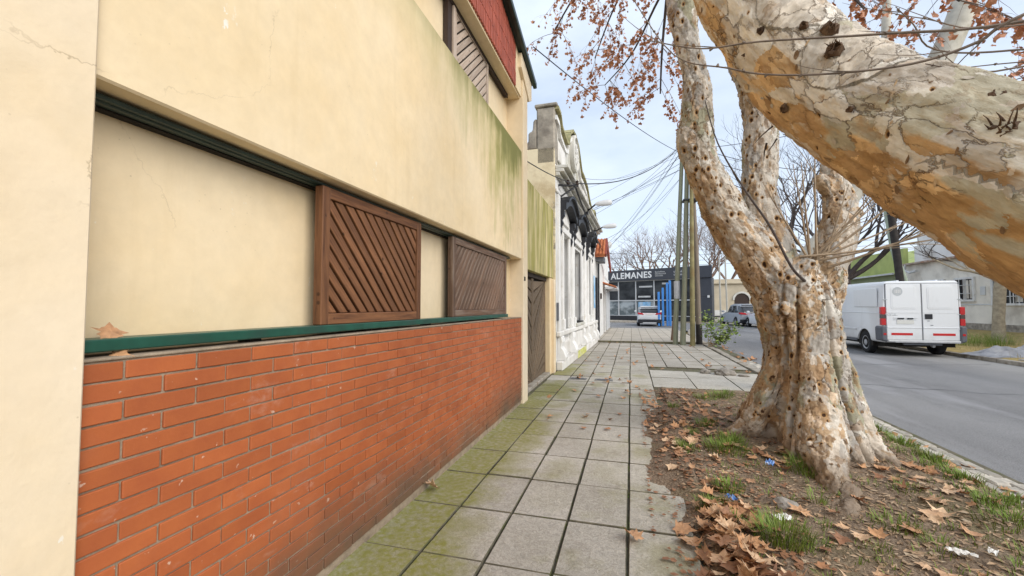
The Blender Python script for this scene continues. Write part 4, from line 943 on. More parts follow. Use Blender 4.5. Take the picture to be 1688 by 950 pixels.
def spray(tw, lf, p0, d0, ln, r0, dens, lsize, droop=.5):
    pts = sprout(tw, p0, d0, ln, r0, 10, .7, 0, droop, 4)
    for i in range(2, len(pts)):
        for k in range(rnd.choice((1, 2, 2))):
            d = (pts[i]-pts[i-1]).normalized() + Vector((rnd.uniform(-1,1), rnd.uniform(-1,1), rnd.uniform(-.9,.3)))
            tp = sprout(tw, pts[i], d, ln*rnd.uniform(.14, .34), r0*.36, 5, .9, 0, droop, 3)
            for q in tp[1:]:
                if rnd.random() < dens:
                    vs, fs = LV[rnd.randrange(8)]; s = lsize*rnd.uniform(.55, 1.25)
                    m = Matrix.Translation(q + Vector((0,0,-.02))) @ Matrix.Rotation(rnd.uniform(0, 6.28), 4, 'Z') @ Matrix.Rotation(rnd.uniform(1.0, 2.9), 4, 'X') @ Matrix.Rotation(rnd.uniform(-.7,.7), 4, 'Y')
                    lf.add([m @ (Vector(v)*s) for v in vs], fs)
LV = [leaf_mesh(i, 1, True) for i in range(8)]
tw, lf = MB(), MB()
# hanging leafy branches: upper left over the pavement
br = []
for pts, r in (([(.62,4.9,5.6),(.56,5.7,5.9),(.52,6.3,5.6),(.48,6.5,5.1),(.46,6.6,4.6)], .03), ([(.5,4.9,6.2),(-.1,5.8,6.6),(-.7,6.4,6.35),(-1.2,6.8,5.95)], .03), ([(.55,5.0,5.8),(.2,5.9,6.2),(-.2,6.4,5.9),(-.5,6.6,5.3)], .024), ([(.6,5.0,5.4),(.35,5.8,5.4),(.05,6.3,5.1),(-.35,6.6,4.85)], .02), ([(1.25,5.5,5.2),(1.9,5.2,5.3),(2.4,4.6,4.6),(2.6,4.2,3.9)], .035), ([(1.3,5.5,5.4),(1.6,4.9,5.2),(1.75,4.4,4.5),(1.9,4.1,3.9)], .03), ([(1.2,5.7,5.8),(2.4,5.2,5.9),(3.2,4.6,5.0)], .035)):
    p, rr = crom(pts, [r*(1-.65*i/(len(pts)-1)) for i in range(len(pts))], 4); br.append(p)
    o = MB().tube(p, rr, 6).build('branch', m_twigdark, None, smooth=True); o.data.transform(Matrix.Translation(-T0)); o.parent = plane
for bi, p in enumerate(br):
    n = (13, 20, 14, 12, 9, 9, 6)[bi]
    for k in range(n):
        i = rnd.randrange(len(p)//3, len(p)); d = (p[min(i+1,len(p)-1)]-p[i-1]).normalized()
        spray(tw, lf, p[i], d*.5 + Vector((rnd.uniform(-.8,.8), rnd.uniform(-.7,.7), rnd.uniform(-.5,.4))), rnd.uniform(.45, 1.0), .0042, .50, .050, .7)
o = tw.build('twigs', m_twig, None, kind='stuff', fix=False); o.data.transform(Matrix.Translation(-T0)); o.parent = plane
o = lf.build('hanging_leaves', m_leafup, None, kind='stuff', smooth=False, fix=False); o.data.transform(Matrix.Translation(-T0)); o.parent = plane
# bare shoots of the near tree crossing in front
for pts, r in (([(2.05,1.75,2.42),(1.25,1.75,2.35),(.87,1.75,2.375),(.48,1.76,2.42),(.28,1.8,2.45),(.06,1.82,2.54)], .0062), ([(2.05,1.68,2.62),(1.25,1.70,2.36),(1.11,1.73,2.29),(.94,1.75,2.255),(.70,1.76,2.262),(.50,1.76,2.29),(.37,1.77,2.34),(.18,1.8,2.44),(.02,1.85,2.75)], .0058),
    ([(2.0,1.8,2.36),(1.24,1.75,2.20),(1.05,1.74,2.22),(.98,1.75,2.25)], .0045), ([(2.0,1.85,2.30),(1.3,1.84,2.30),(1.05,1.82,2.33),(.98,1.8,2.42),(.95,1.84,2.52)], .0045), ([(1.9,1.9,2.5),(1.3,1.9,2.42),(1.1,1.95,2.52),(1.0,2.0,2.6)], .004), ([(2.05,1.9,2.22),(1.4,1.88,2.27),(1.12,1.86,2.27)], .004)):
    pts = [(2.10,.45,2.30 + .04*len(pts))] + pts; p, rr = crom(pts, [r*(1.15-.8*i/(len(pts)-1)) for i in range(len(pts))], 5); mb = MB().tube(p, rr, 5)
    for i in range(3, len(p)-1, 3): mb.tube([p[i], p[i]+Vector((rnd.uniform(-.01,.01),0,rnd.uniform(-.012,.012)))], [r*1.25, r*.5], 5)
    for i in range(5, len(p), 9): sprout(mb, p[i], (p[i]-p[i-1]).normalized()+Vector((rnd.uniform(-.3,.3),rnd.uniform(-.3,.3),rnd.uniform(-.5,.7))), rnd.uniform(.1,.3), r*.45, 5, .5)
    o = mb.build('shoot', m_twig, None, smooth=True); o.data.transform(Matrix.Translation(-F0)); o.parent = lean
# torn dark stubs under the limb
mb = MB(); p, r = crom([(1.18,1.95,1.63),(1.12,2.0,1.70),(1.03,2.05,1.83),(.93,2.08,1.93)], [.010,.012,.016,.008], 4); mb.tube(p, r, 6); 
o = mb.build('dead_stub', m_twigdark, None, smooth=True); o.data.transform(Matrix.Translation(-F0)); o.parent = lean
for k in range(9):
    mb = MB(); sprout(mb, (.80+rnd.uniform(-.12,.02), 2.3+rnd.uniform(0,.2), 2.30+rnd.uniform(-.02,.22)), (rnd.uniform(-1,-.2), rnd.uniform(0,.6), rnd.uniform(-.9,-.1)), rnd.uniform(.04,.12), .006, 4, .8, 0, .4, 4)
    o = mb.build('dead_stub', m_twigdark, None, smooth=True); o.data.transform(Matrix.Translation(-F0)); o.parent = lean

# bare background trees
def grow(mb, p, d, ln, r, depth, spread, up_=.1, twig=None):
    n = 5; pts = [Vector(p)]; d = Vector(d).normalized()
    for i in range(n):
        d = (d + Vector((rnd.uniform(-1,1), rnd.uniform(-1,1), rnd.uniform(-1,1)))*.16 + Vector((0,0,up_*.3))).normalized(); pts.append(pts[-1]+d*ln/n)
    (mb if depth > 1 or twig is None else twig).tube(pts, [r*(1-.4*i/n) for i in range(n+1)], 7 if r > .05 else 4, cap=False)
    if depth == 0: return
    for k in range(rnd.choice((2, 3, 3))):
        i = rnd.choice((3, 4, 5, 5)); ax = Vector((rnd.uniform(-1,1), rnd.uniform(-1,1), rnd.uniform(-.3,.7)))
        grow(mb, pts[i], d + ax*spread, ln*rnd.uniform(.6, .85), r*.55, depth-1, spread, up_, twig)
def bare_tree(label, x, y, z, h, r, depth, mat, tmat, spread=.9, group=None, dirs=None, nm='bare_tree'):
    t = thing(nm, label, 'tree', (x, y, z), 0, group); a, b = MB(), MB()
    a.tube([(0,0,-.2),(.03,0,h*.3),(0,.04,h*.62)], [r*1.25, r, r*.85], 9)
    for d in dirs or [(rnd.uniform(-.8,.8), rnd.uniform(-.8,.8), 1) for _ in range(5)]: grow(a, (0,.03,h*.58), d, h*.42, r*.62, depth, spread, .12, b)
    a.build('trunk', mat, t, smooth=True, fix=False); b.build('crown', tmat, t, fix=False, kind='stuff'); return t
bare_tree('dark bare tree with forking gnarled limbs behind the white van', 10.4, 25.0, .08, 4.6, .22, 5, m_twigdark, m_twigdark, .75, None, [(-.55,0,.9),(.9,-.1,.45),(.35,.1,1),(-.95,.1,1.0),(-.2,.2,1.2),(.5,-.4,.8)], 'gnarled_tree')
bare_tree('bare twiggy tree seen through the fork of the thick plane tree', 10.4, 34.0, .08, 8.5, .2, 5, m_twigdark, m_twigdark, .85)
st = thing('street_tree', 'thin pale trunked street tree in front of the cream house window', 'tree', (12.6, 19.3, .16)); a, b = MB(), MB()
a.tube([(0,0,-.2),(0,0,.05),(.02,0,.8),(.10,0,1.9),(.22,-.1,2.9),(.5,-.2,4.2)], [.24,.19,.16,.165,.14,.08], 10)
for d in ((-1,0,.25),(-.8,.3,.5),(1,0,.6),(-.2,-.6,1),(.6,.5,.8)): grow(a, (.15,0,2.2), d, 1.5, .055, 3, .7, .05, b)
a.build('trunk', simple('pale_street_bark', (.36, .30, .215), .9, .25, 9, bump=.5, bsc=25), st, smooth=True); b.build('crown', m_twigdark, st, fix=False, kind='stuff')
for i, (x, y, h, lab) in enumerate(((-.3, 66, 6.6, 'bare tree left of the pole cluster behind the showroom roof'), (2.6, 63, 7.6, 'bare tree above the end of the white fascia lettering'), (5.2, 65, 8.0, 'bushy brown tree showing just behind the poles'), (8.2, 66, 8.4, 'brown twiggy tree above the right end of the showroom'), (11.6, 72, 8.6, 'large brown tree beyond the arched doorway'), (15, 74, 8, 'brown tree behind the far right end of the beige hall'))):
    bare_tree(lab, x, y, .3, h, .22, 5 if i > 1 else 4, m_farbrown, m_farbrown if i % 3 else m_twig, 1.0, 'bare trees behind the showroom')
pt = thing('palm_tree', 'small far palm above the white lettered fascia', 'palm', (.35, 70, 0)); a = MB().tube([(0,0,-.2),(0,0,6.2)], [.2,.16], 8); b = MB()
for k in range(16):
    an = k*.77; d = Vector((math.cos(an), math.sin(an), .7)); pts = [Vector((0,0,6.2))]
    for i in range(6): pts.append(pts[-1]+d*.34); d = (d+Vector((0,0,-.34))).normalized()
    for i in range(6):
        s = Vector((-math.sin(an), math.cos(an), -.3))*.28*(1-i/8); b.add([pts[i]-s, pts[i]+s, pts[i+1]+s*.8, pts[i+1]-s*.8], [(0,1,2,3)])
a.build('trunk', m_twig, pt); b.build('fronds', m_palm, pt, fix=False)
# pale plane limbs of trees further along the road, high up on the right
bg_ = thing('far_plane_tree', 'pale smooth limbed plane tree standing just behind the thick pitted tree', 'tree', (5.3, 8.2, -.05)); a = MB()
bg_.location = (2.55, 8.1, 0)
for pts, rr in (([(0,0,-.2),(.02,0,.3),(.08,0,1.5),(.30,0,2.2),(.61,0,2.67),(1.08,0,3.51),(1.62,0,4.35),(2.13,0,5.18),(2.53,0,6.2),(2.8,.1,7.6)], [.27,.23,.19,.16,.14,.16,.17,.172,.165,.12]), ([(.9,0,3.2),(1.32,.05,4.2),(1.49,.05,5.2),(1.49,0,5.9),(1.54,0,6.8)], [.09,.08,.07,.062,.05])):
    p, r = crom(pts, rr, 5); a.tube(p, r, 12)
a.build('trunk', m_paleb, bg_, smooth=True, fix=False)
tw2, lf2 = MB(), MB()
for k in range(22): spray(tw2, lf2, Vector((rnd.uniform(.9,3.2), rnd.uniform(-.8,.4), rnd.uniform(4.9,7.0))), (rnd.uniform(-1,1), rnd.uniform(-1,1), rnd.uniform(-.6,.5)), rnd.uniform(.6,1.2), .006, .33, .07, .5)
tw2.build('twigs', m_twig, bg_, kind='stuff', fix=False); lf2.build('hanging_leaves', m_leafup, bg_, kind='stuff', fix=False)

# ------------------------------------------------------------------ litter on the verge: leaves, grass, flakes, wrappers
def zsurf(x, y):
    if -.02 <= x <= 2.8 and -2.5 <= y <= 8.0:
        z = verge_h(x, y)
        if x < .365 and z < .0: return .0
        return z
    return 0 if x < 2.6 else -.046
LM = [MB().add(*leaf_mesh(100+i, 1)).mesh('fallen_leaf', m_leaf, smooth=True, fix=False) for i in range(16)]
spots = []
def put(x, y, s): spots.append((x, y, s))
rl = random.Random(21)
for _ in range(120): put(min(.75, max(.30, rl.gauss(.55, .11))), rl.uniform(2.25, 3.3), rl.uniform(.07, .16))     # thick drift at the slab edge
for _ in range(48): put(rl.gauss(.52, .14), rl.uniform(3.4, 5.6), rl.uniform(.06, .14))
for _ in range(75): put(rl.uniform(.15, .95), rl.uniform(4.3, 7.7), rl.uniform(.045, .12))
for _ in range(45): put(rl.uniform(.8, 1.3), rl.uniform(4.4, 7.4), rl.uniform(.05, .11))
for _ in range(60): put(rl.uniform(.8, 2.6), rl.uniform(2.0, 4.4), rl.uniform(.05, .12))
for _ in range(30): put(rl.gauss(1.35, .18), rl.gauss(4.35, .18), rl.uniform(.07, .14))
for _ in range(25): put(rl.gauss(2.1, .2), rl.uniform(3.8, 4.5), rl.uniform(.06, .12))
for _ in range(26): put(rl.gauss(2.72, .09), rl.uniform(3.6, 7), rl.uniform(.06, .13))
for _ in range(30): put(rl.uniform(-1.4, .35), rl.uniform(4.8, 12), rl.uniform(.05, .11))
for _ in range(45): put(rl.uniform(-1.2, 2.5), rl.uniform(10, 17), rl.uniform(.06, .12))
for _ in range(40): put(rl.gauss(3.0, .16), rl.uniform(9.5, 18), rl.uniform(.08, .15))
for _ in range(14): put(rl.uniform(-.6, .0), rl.uniform(5, 9), rl.uniform(.05, .1))
for _ in range(40): put(rl.uniform(.3, 2.6), rl.uniform(-2, 1.8), rl.uniform(.07, .13))
for (x, y, s) in ((1.55, 2.72, .15), (1.05, 2.55, .13), (1.18, 3.0, .12), (1.65, 3.25, .13), (2.0, 3.7, .16), (1.9, 3.5, .15), (1.28, 3.35, .10), (.62, 2.55, .17), (.75, 2.45, .16), (.55, 2.7, .17)): put(x, y, s)
spots = [q for q in spots if not (q[0] < -1.5 or math.hypot(q[0]-1.75, q[1]-5.0) < .42)]
spots.sort(key=lambda q: (q[0]**2+q[1]**2)/q[2] + (1e6 if q[1] < 1.95 else 0))      # those in view first
litter = MB()
def region(x, y):
    if x < .37: return ('dead brown plane leaf lying on the grey slabs beside the verge', 'fallen leaves on the paving slabs')
    if x > 2.62: return ('dead brown plane leaf lying in the gutter along the road edge', 'fallen leaves in the gutter')
    if math.hypot(x-1.6, y-4.7) < 1.0: return ('dead brown plane leaf lying among the roots of the thick tree', 'fallen leaves among the roots')
    if x < .85: return ('curled brown plane leaf in the drift along the slab edge', 'fallen leaves drifted along the slab edge')
    return ('dead brown plane leaf lying on the bare soil of the verge', 'fallen leaves on the bare soil')
for i, (x, y, s) in enumerate(spots):
    s *= .92; drift = .05*max(0, 1-abs(x-.53)/.22)*(1 if 2.2 < y < 3.5 else .35)
    z = zsurf(x, y) + .014 + rl.uniform(0, 1)*drift + s*.05
    rot = (rl.gauss(0, .2 + 4.5*drift), rl.gauss(0, .2 + 4.5*drift), rl.uniform(0, 6.28))
    if i < 296:
        o = link('fallen_leaf', LM[rl.randrange(16)], None, (x, y, z), rot=rot, scale=(s*rl.uniform(.8,1.1), s, s*rl.uniform(.7,1.5)))
        lab, grp = region(x, y); tag(o, lab, 'leaf', grp)
    else:
        vs, fs = LV[rl.randrange(8)]; m = Matrix.Translation((x, y, z)) @ Matrix.Rotation(rot[2], 4, 'Z') @ Matrix.Rotation(rot[0], 4, 'X') @ Matrix.Rotation(rot[1], 4, 'Y')
        litter.add([m @ (Vector(v)*s) for v in vs], fs)
litter.build('leaf_litter', m_leaf, kind='stuff', fix=False)
for (x, y, z, s, rx, rz, lab) in ((-.005, 2.75, .03, .13, .15, .9, 'single dead leaf on the corner of a grey slab, apart from the drift'), (-1.50, 3.04, .045, .14, .5, 2.2, 'orange dead leaf at the foot of the brick wall'), (-1.64, .985, 1.338, .075, .8, 1.2, 'big dry leaf resting on the green rail beside the pilaster'), (-1.585, .98, 1.268, .06, .5, .3, 'dry leaf caught under the green rail beside the pilaster')):
    o = link('fallen_leaf', LM[3 if z > 1 else 5], None, (x, y, z), rot=(rx, .2, rz), scale=(s, s, s*1.3)); tag(o, lab, 'leaf')
# small flakes of bark, crumbs and straw all over the soil
db = MB(); rr = random.Random(5)
for _ in range(8500):
    x, y = rr.uniform(.35, 2.66), (2.0 + 5.8*rr.random()**1.5 if rr.random() < .9 else rr.uniform(-2, 2))
    if math.hypot(x-1.75, y-5.0) < .4: continue
    z = verge_h(x, y) + .004; s = rr.uniform(.006, .034)*(1.25 if x > 1.5 else .9); q = rr.uniform(.2, .6); a = rr.uniform(0, 6.28); t = rr.uniform(-.01, .012)
    c, sn = math.cos(a), math.sin(a)
    db.add([(x-c*s, y-sn*s, z), (x+sn*s*q, y-c*s*q, z+t), (x+c*s, y+sn*s, z+.004), (x-sn*s*q, y+c*s*q, z+t*.4)], [(0,1,2,3)])
fr = MB()
for _ in range(1500):
    x, y = max(.12, rr.gauss(.62, .28)), 2.2 + 5.5*rr.random()
    if x > 2.6: continue
    z = zsurf(x, y) + .006; s = rr.uniform(.008, .032); a = rr.uniform(0, 6.28); pts = [(x+math.cos(a+q*1.26)*s*rr.uniform(.4, 1), y+math.sin(a+q*1.26)*s*rr.uniform(.4, 1), z+rr.uniform(0, .4)*s) for q in range(5)]
    fr.add(pts, [(0,1,2),(0,2,3),(0,3,4)])
fr.build('leaf_fragments', m_leaf, kind='stuff', fix=False)
db.build('bark_debris', m_flake, kind='stuff', fix=False)
gr = MB()
def tuft(x, y, r, h, n, zf=verge_h):
    for _ in range(n):
        a, q = rr.uniform(0, 6.28), r*math.sqrt(rr.random()); bx, by = x+q*math.cos(a), y+q*math.sin(a); z = zf(bx, by)-.01
        hh = h*rr.uniform(.45, 1.15); la = a+rr.uniform(-.8,.8); ln = hh*rr.uniform(.25, 1.0); w = rr.uniform(.0018, .0036); c, s = math.cos(la), math.sin(la)
        b0 = (bx-s*w, by+c*w, z); b1 = (bx+s*w, by-c*w, z); m0 = (bx+c*ln*.4-s*w*.8, by+s*ln*.4+c*w*.8, z+hh*.65); m1 = (bx+c*ln*.4+s*w*.8, by+s*ln*.4-c*w*.8, z+hh*.65); tp = (bx+c*ln, by+s*ln, z+hh)
        gr.add([b0,b1,m1,m0,tp], [(0,1,2,3),(3,2,4)])
for (x, y, r, h, n) in ((.85,2.92,.16,.11,420),(1.42,4.10,.17,.11,380),(.86,4.52,.2,.10,420),(.95,4.72,.10,.10,180),(.48,4.42,.08,.09,130),(.80,5.30,.12,.09,170),(.62,5.0,.08,.07,90),(.70,3.6,.10,.09,150),(.50,3.25,.09,.09,140),(.58,3.05,.07,.08,90),(1.35,7.3,.22,.10,280),(1.05,7.0,.16,.08,140),(.55,6.3,.08,.08,90),(1.9,7.4,.2,.08,140),(1.6,3.3,.12,.07,110),(1.72,3.1,.10,.06,80),(2.3,3.5,.18,.07,170),(2.45,3.8,.14,.08,150),(2.55,4.3,.12,.09,170),(2.58,4.75,.12,.10,200),(2.60,5.2,.12,.10,220),(2.6,5.7,.12,.10,220),(2.2,3.1,.15,.06,110),(1.95,3.9,.10,.06,70),(2.0,2.9,.12,.05,70),(1.25,3.55,.06,.10,35),(2.62,3.95,.09,.08,90),(2.35,2.7,.16,.05,80),(2.6,6.4,.12,.1,160)): tuft(x, y, r, h, n)
for _ in range(330): tuft(rr.uniform(.5, 2.65), rr.uniform(2.2, 7.8), .035, .05, 5)
for _ in range(60): tuft(rr.uniform(2.3, 2.66), rr.uniform(2.4, 7), .07, .07, 22)
for _ in range(60): tuft(rr.uniform(.5, 2.6), rr.uniform(-2, 2.2), .06, .06, 14)
for _ in range(40): x_ = rr.gauss(1.5, .6); tuft(x_, rr.uniform(2.4, 4.2), .06, .05, 16)
for _ in range(40): tuft(-1.18+rr.choice((0,.385,.765,1.14))+rr.uniform(-.006,.006), rr.uniform(2.2,8), .012, .02, 4, lambda a, b: -.012)
gr.build('grass', m_grass, kind='stuff', fix=False)
gr = MB(); zf = lambda a, b: .05 + (a-9.4)*.028
for _ in range(420): tuft(rr.uniform(9.7, 15.8), rr.uniform(12, 26), .25, .16, 9, zf)
gr.build('dry_grass', m_grassdry, kind='stuff', fix=False); gr = MB()
for _ in range(16): tuft(rr.uniform(10.6, 12.5), rr.uniform(17.6, 19.2), .28, .42, 60, zf)
for _ in range(6): tuft(rr.uniform(10.3, 10.9), rr.uniform(14.1, 14.5), .15, .10, 40, zf)
for k in range(5): tuft(14+rr.uniform(-.6,.6), 17+rr.uniform(-.5,.5), .06, .9, 12, zf)
gr.build('long_grass', m_grass, kind='stuff', fix=False)
# ------------------------------------------------------------------ vehicles
def rrect(w, z0, z1, r, wt=None, n=4):
    """rounded cross-section in x-z: half width w at the bottom, wt at the top"""
    wt = wt or w; pts = []
    for (cx, cz, a0) in ((w-r*.6, z0+r*.6, -90), (wt-r, z1-r, 0), (-wt+r, z1-r, 90), (-w+r*.6, z0+r*.6, 180)):
        q = r*.6 if cz < (z0+z1)/2 else r
        for i in range(n+1): a = R(a0+90*i/n); pts.append((cx+q*math.cos(a), cz+q*math.sin(a)))
    return pts
def loft(secs, mat, name, parent, cuts=None, smooth=True):
    mb = MB(); n = len(secs[0][1])
    for y, pts in secs: mb.v += [(p, y, q) for p, q in pts]
    for i in range(len(secs)-1):
        for j in range(n): mb.f.append((i*n+j, i*n+(j+1)%n, (i+1)*n+(j+1)%n, (i+1)*n+j)); mb.m.append(0)
    mb.f.append(tuple(range(n))); mb.m.append(0); mb.f.append(tuple((len(secs)-1)*n+j for j in range(n))[::-1]); mb.m.append(0)
    o = mb.build(name, mat, None, smooth=smooth)
    for (cy, cz, r, x0, x1) in cuts or []:
        c = MB().lathe([(r, x0), (r, x1)], 24, Matrix.Translation((0, cy, cz)) @ Matrix.Rotation(R(90), 4, 'Y')).build('cutter', m_dark)
        b = o.modifiers.new('b', 'BOOLEAN'); b.object = c; b.operation = 'DIFFERENCE'; b.solver = 'EXACT'
        dg = bpy.context.evaluated_depsgraph_get(); me = bpy.data.meshes.new_from_object(o.evaluated_get(dg)); o.modifiers.clear(); o.data = me; bpy.data.objects.remove(c)
    try: o.data.set_sharp_from_angle(angle=R(38))
    except Exception: pass
    o.data.name = name; o.parent = parent; return o
def wheel(par, x, y, r, w, s):
    Mw = Matrix.Translation((x, y, r)) @ Matrix.Rotation(R(90)*s, 4, 'Y')     # local z points out of the car
    t = MB().lathe([(r*.60,-w),( r*.90,-w),(r,-w*.85),(r,-.02),(r*.93,0),(r*.66,.0),(r*.62,-.03),(r*.60,-.03)], 28, Mw).build('wheel', m_rubber, par, smooth=True)
    MB().lathe([(r*.62,-.04),(r*.62,-.008),(r*.56,-.012),(r*.50,-.05),(r*.30,-.045),(r*.26,-.005),(r*.10,-.0),(r*.01,0)], 24, Mw).build('rim', m_rim, t, smooth=True)
    hb = MB()
    for k in range(8):
        a = k*math.pi/4; hb.lathe([(r*.055,-.052),(r*.055,-.044)], 8, Mw @ Matrix.Translation((r*.41*math.cos(a), r*.41*math.sin(a), 0)))
    hb.build('rim_hole', m_dark, t)
    return t
van = thing('white_van', 'white panel van with red tail lights and red tape parked on the far kerb', 'van', (8.13, 15.12, -.05)); van.scale = (1.0, 1.0, 1.035)
secs = []
for (y, w, wt_, z0, z1, r) in ((0,.965,.90,.40,2.10,.10),(.03,.99,.915,.39,2.13,.12),(1.2,.99,.92,.38,2.15,.13),(2.9,.99,.92,.38,2.15,.13),(3.35,.985,.88,.38,2.07,.15),(3.75,.98,.80,.38,1.72,.15),(4.1,.97,.80,.38,1.28,.12),(4.5,.92,.74,.38,1.10,.12),(4.72,.80,.62,.42,.92,.10)): secs.append((y, rrect(w, z0, z1, r, wt_)))
body = loft(secs, m_vanw, 'body', van, [(.98,.33,.41,-1.2,-.70),(.98,.33,.41,.70,1.2),(3.85,.33,.41,-1.2,-.70),(3.85,.33,.41,.70,1.2)])
wheel(van, -.965, .98, .325, .21, -1); wheel(van, .965, .98, .325, .21, 1); wheel(van, -.965, 3.85, .325, .21, -1); wheel(van, .965, 3.85, .325, .21, 1)
for s in (-1, 1): MB().box(-.95 if s < 0 else .72, -.72 if s < 0 else .95, .56, 1.40, .25, .76).build('wheel_arch', m_dark, van)
box('chassis', m_dark, (-.85, .85, .15, 4.5, .27, .42), van); MB().tube([(-.7,.98,.33),(.7,.98,.33)], .05, 8).build('axle', m_dark, van); box('leaf_spring', m_dark, (-.62, -.5, .3, 1.6, .24, .30), van); MB().tube([(.3,.06,.30),(.3,1.2,.34)], .04, 8).build('exhaust', m_rim, van); box('tow_bar', m_vang, (-.45, .45, -.02, .06, .33, .38), van)
def door(x0, x1, lab=None):
    d = MB().prism([(x0,.47),(x1,.47),(x1,2.02),(x1-.02*(x1>.5),2.05),(x0+.02*(x0<-.5),2.05),(x0,2.02)], 'y', -.028, .01).build('rear_door', m_vanw, van, bevel=.010)
    rr_ = rrect((x1-x0)/2-.115, 0, .66, .09); xc = (x0+x1)/2
    MB().prism([(xc+p, 1.335+q) for p, q in rr_], 'y', -.034, -.02).build('door_panel', m_vanw, d, bevel=.012)
    ins = rrect((x1-x0)/2-.15, 0, .59, .07)
    MB().prism([(xc+p, 1.37+q) for p, q in ins], 'y', -.0375, -.03).build('door_panel', m_vanw, d, bevel=.008)
    box('crease', m_vanw, (x0+.01, x1-.01, -.036, -.02, 1.235, 1.25), d, .004); box('crease', m_vanw, (x0+.01, x1-.01, -.038, -.02, .80, .83), d, .006)
    return d
d1 = door(-.865, -.012); d2 = door(.012, .865)
box('door_gap', m_seam, (-.0115, .0115, -.022, .01, .47, 2.05), van); box('door_gap', m_seam, (-.881, -.866, -.012, .01, .45, 2.06), van); box('door_gap', m_seam, (.866, .881, -.012, .01, .45, 2.06), van); box('door_gap', m_seam, (-.88, .88, -.012, .01, 2.051, 2.064), van)
box('red_tape', m_redtape, (-.76, -.24, -.0325, -.029, .60, .665), d1); box('red_tape', m_redtape, (.24, .76, -.0325, -.029, .60, .665), d2)
box('handle', m_black, (.06, .24, -.045, -.03, 1.06, 1.20), d2, .006); box('lock', m_vang, (.12, .17, -.034, -.029, 1.0, 1.015), d2); box('lock', m_vang, (.19, .25, -.034, -.029, .88, .895), d2)
box('plate_light', m_black, (-.60, -.44, -.05, -.03, 1.055, 1.09), d1, .004); box('plate_light', m_black, (-.36, -.22, -.05, -.03, 1.055, 1.09), d1, .004); box('plate_recess', m_vanw, (-.70, -.12, -.045, -.03, 1.09, 1.105), d1, .004); box('number_plate', m_plate, (-.62, -.2, -.038, -.03, .92, 1.03), d1, .003); box('plate_recess', m_badge, (-.70, -.15, -.036, -.03, 1.035, 1.045), d1)
sn = MB()
for k, w_ in enumerate((.05,.04,.06,.05,.03)): sn.box(-.84+.055*k, -.84+.055*k+w_*.8, -.0335, -.029, 1.155, 1.165+.02*(k % 2))
for k in range(3): sn.box(-.82+.07*k, -.77+.07*k, -.0335, -.029, 1.205, 1.212)
sn.build('model_script', m_badge, d1)
bd = MB().lathe([(.125,-.0005),(.125,.003),(.105,.0035),(.10,.002),(.02,.002)], 24, Matrix.Translation((-.58,-.0385,1.84)) @ Matrix.Rotation(R(90),4,'X')).build('round_badge', m_badge, d1)
for k in range(4): box('badge_stripe', m_white, (-.648+.04*k, -.628+.04*k, -.0435, -.0405, 1.79, 1.89), bd)
for x in (-.88, .88):
    for z in (1.60, .78, 1.18): box('hinge', m_badge if z > .8 else m_vanw, (x-.055, x+.055, -.034, -.005, z, z+.022), van, .004)
for s in (-1, 1):
    xa, xb = (s*.885, s*.995) if s > 0 else (-.995, -.885); tl = box('tail_light', m_red, (xa, xb, -.035, .06, .88, 1.40), van, .012)
    box('lens', m_smoke, (xa-.002, xb+.002, -.037, .062, 1.07, 1.19), tl, .003); box('lens', m_red, (xa-.002, xb+.002, -.038, .062, .885, 1.05), tl, .003); box('lens', m_red, (xa-.002, xb+.002, -.038, .062, 1.21, 1.395), tl, .003)
    MB().prism([(s*.86,.40),(s*1.01,.44),(s*1.02,.80),(s*.99,.86),(s*.87,.86)], 'y', -.07, .30).build('bumper_corner', m_vang, van, bevel=.03); box('reflector', m_red, (min(s*.9,s*.97), max(s*.9,s*.97), -.075, -.068, .60, .66), van)
box('rear_step', m_lgrey, (-.86, .86, -.075, .02, .41, .465), van, .015); box('step_lip', m_rim, (-.7, .84, -.085, -.075, .395, .43), van, .005)
box('side_moulding', m_vanw, (-.998, -.985, 1.45, 3.3, .68, .74), van, .006); box('side_crease', m_vanw, (-1.0, -.988, .1, 3.3, 1.22, 1.24), van, .006); box('roof_rib', m_vanw, (-.5, -.44, .15, 2.8, 2.14, 2.165), van, .006); box('roof_rib', m_vanw, (.44, .5, .15, 2.8, 2.14, 2.165), van, .006); box('side_panel', m_vanw, (-.975, -.955, .22, 1.6, 1.40, 1.95), van, .01); box('sill_skirt', m_vang, (-.985, -.96, 1.45, 3.4, .33, .42), van, .008)
MB().prism([(3.42,1.72),(3.70,1.62),(4.02,1.28),(4.0,1.24),(3.42,1.24)], 'x', -.965, -.90).build('side_window', m_glassdk, van); MB().box(-1.14,-.98,3.8,3.9,1.3,1.6).build('mirror', m_black, van, bevel=.02)
for s in (-.7, .7): box('headlight', m_letter, (s-.14, s+.14, 4.6, 4.70, .72, .88), van, .02)
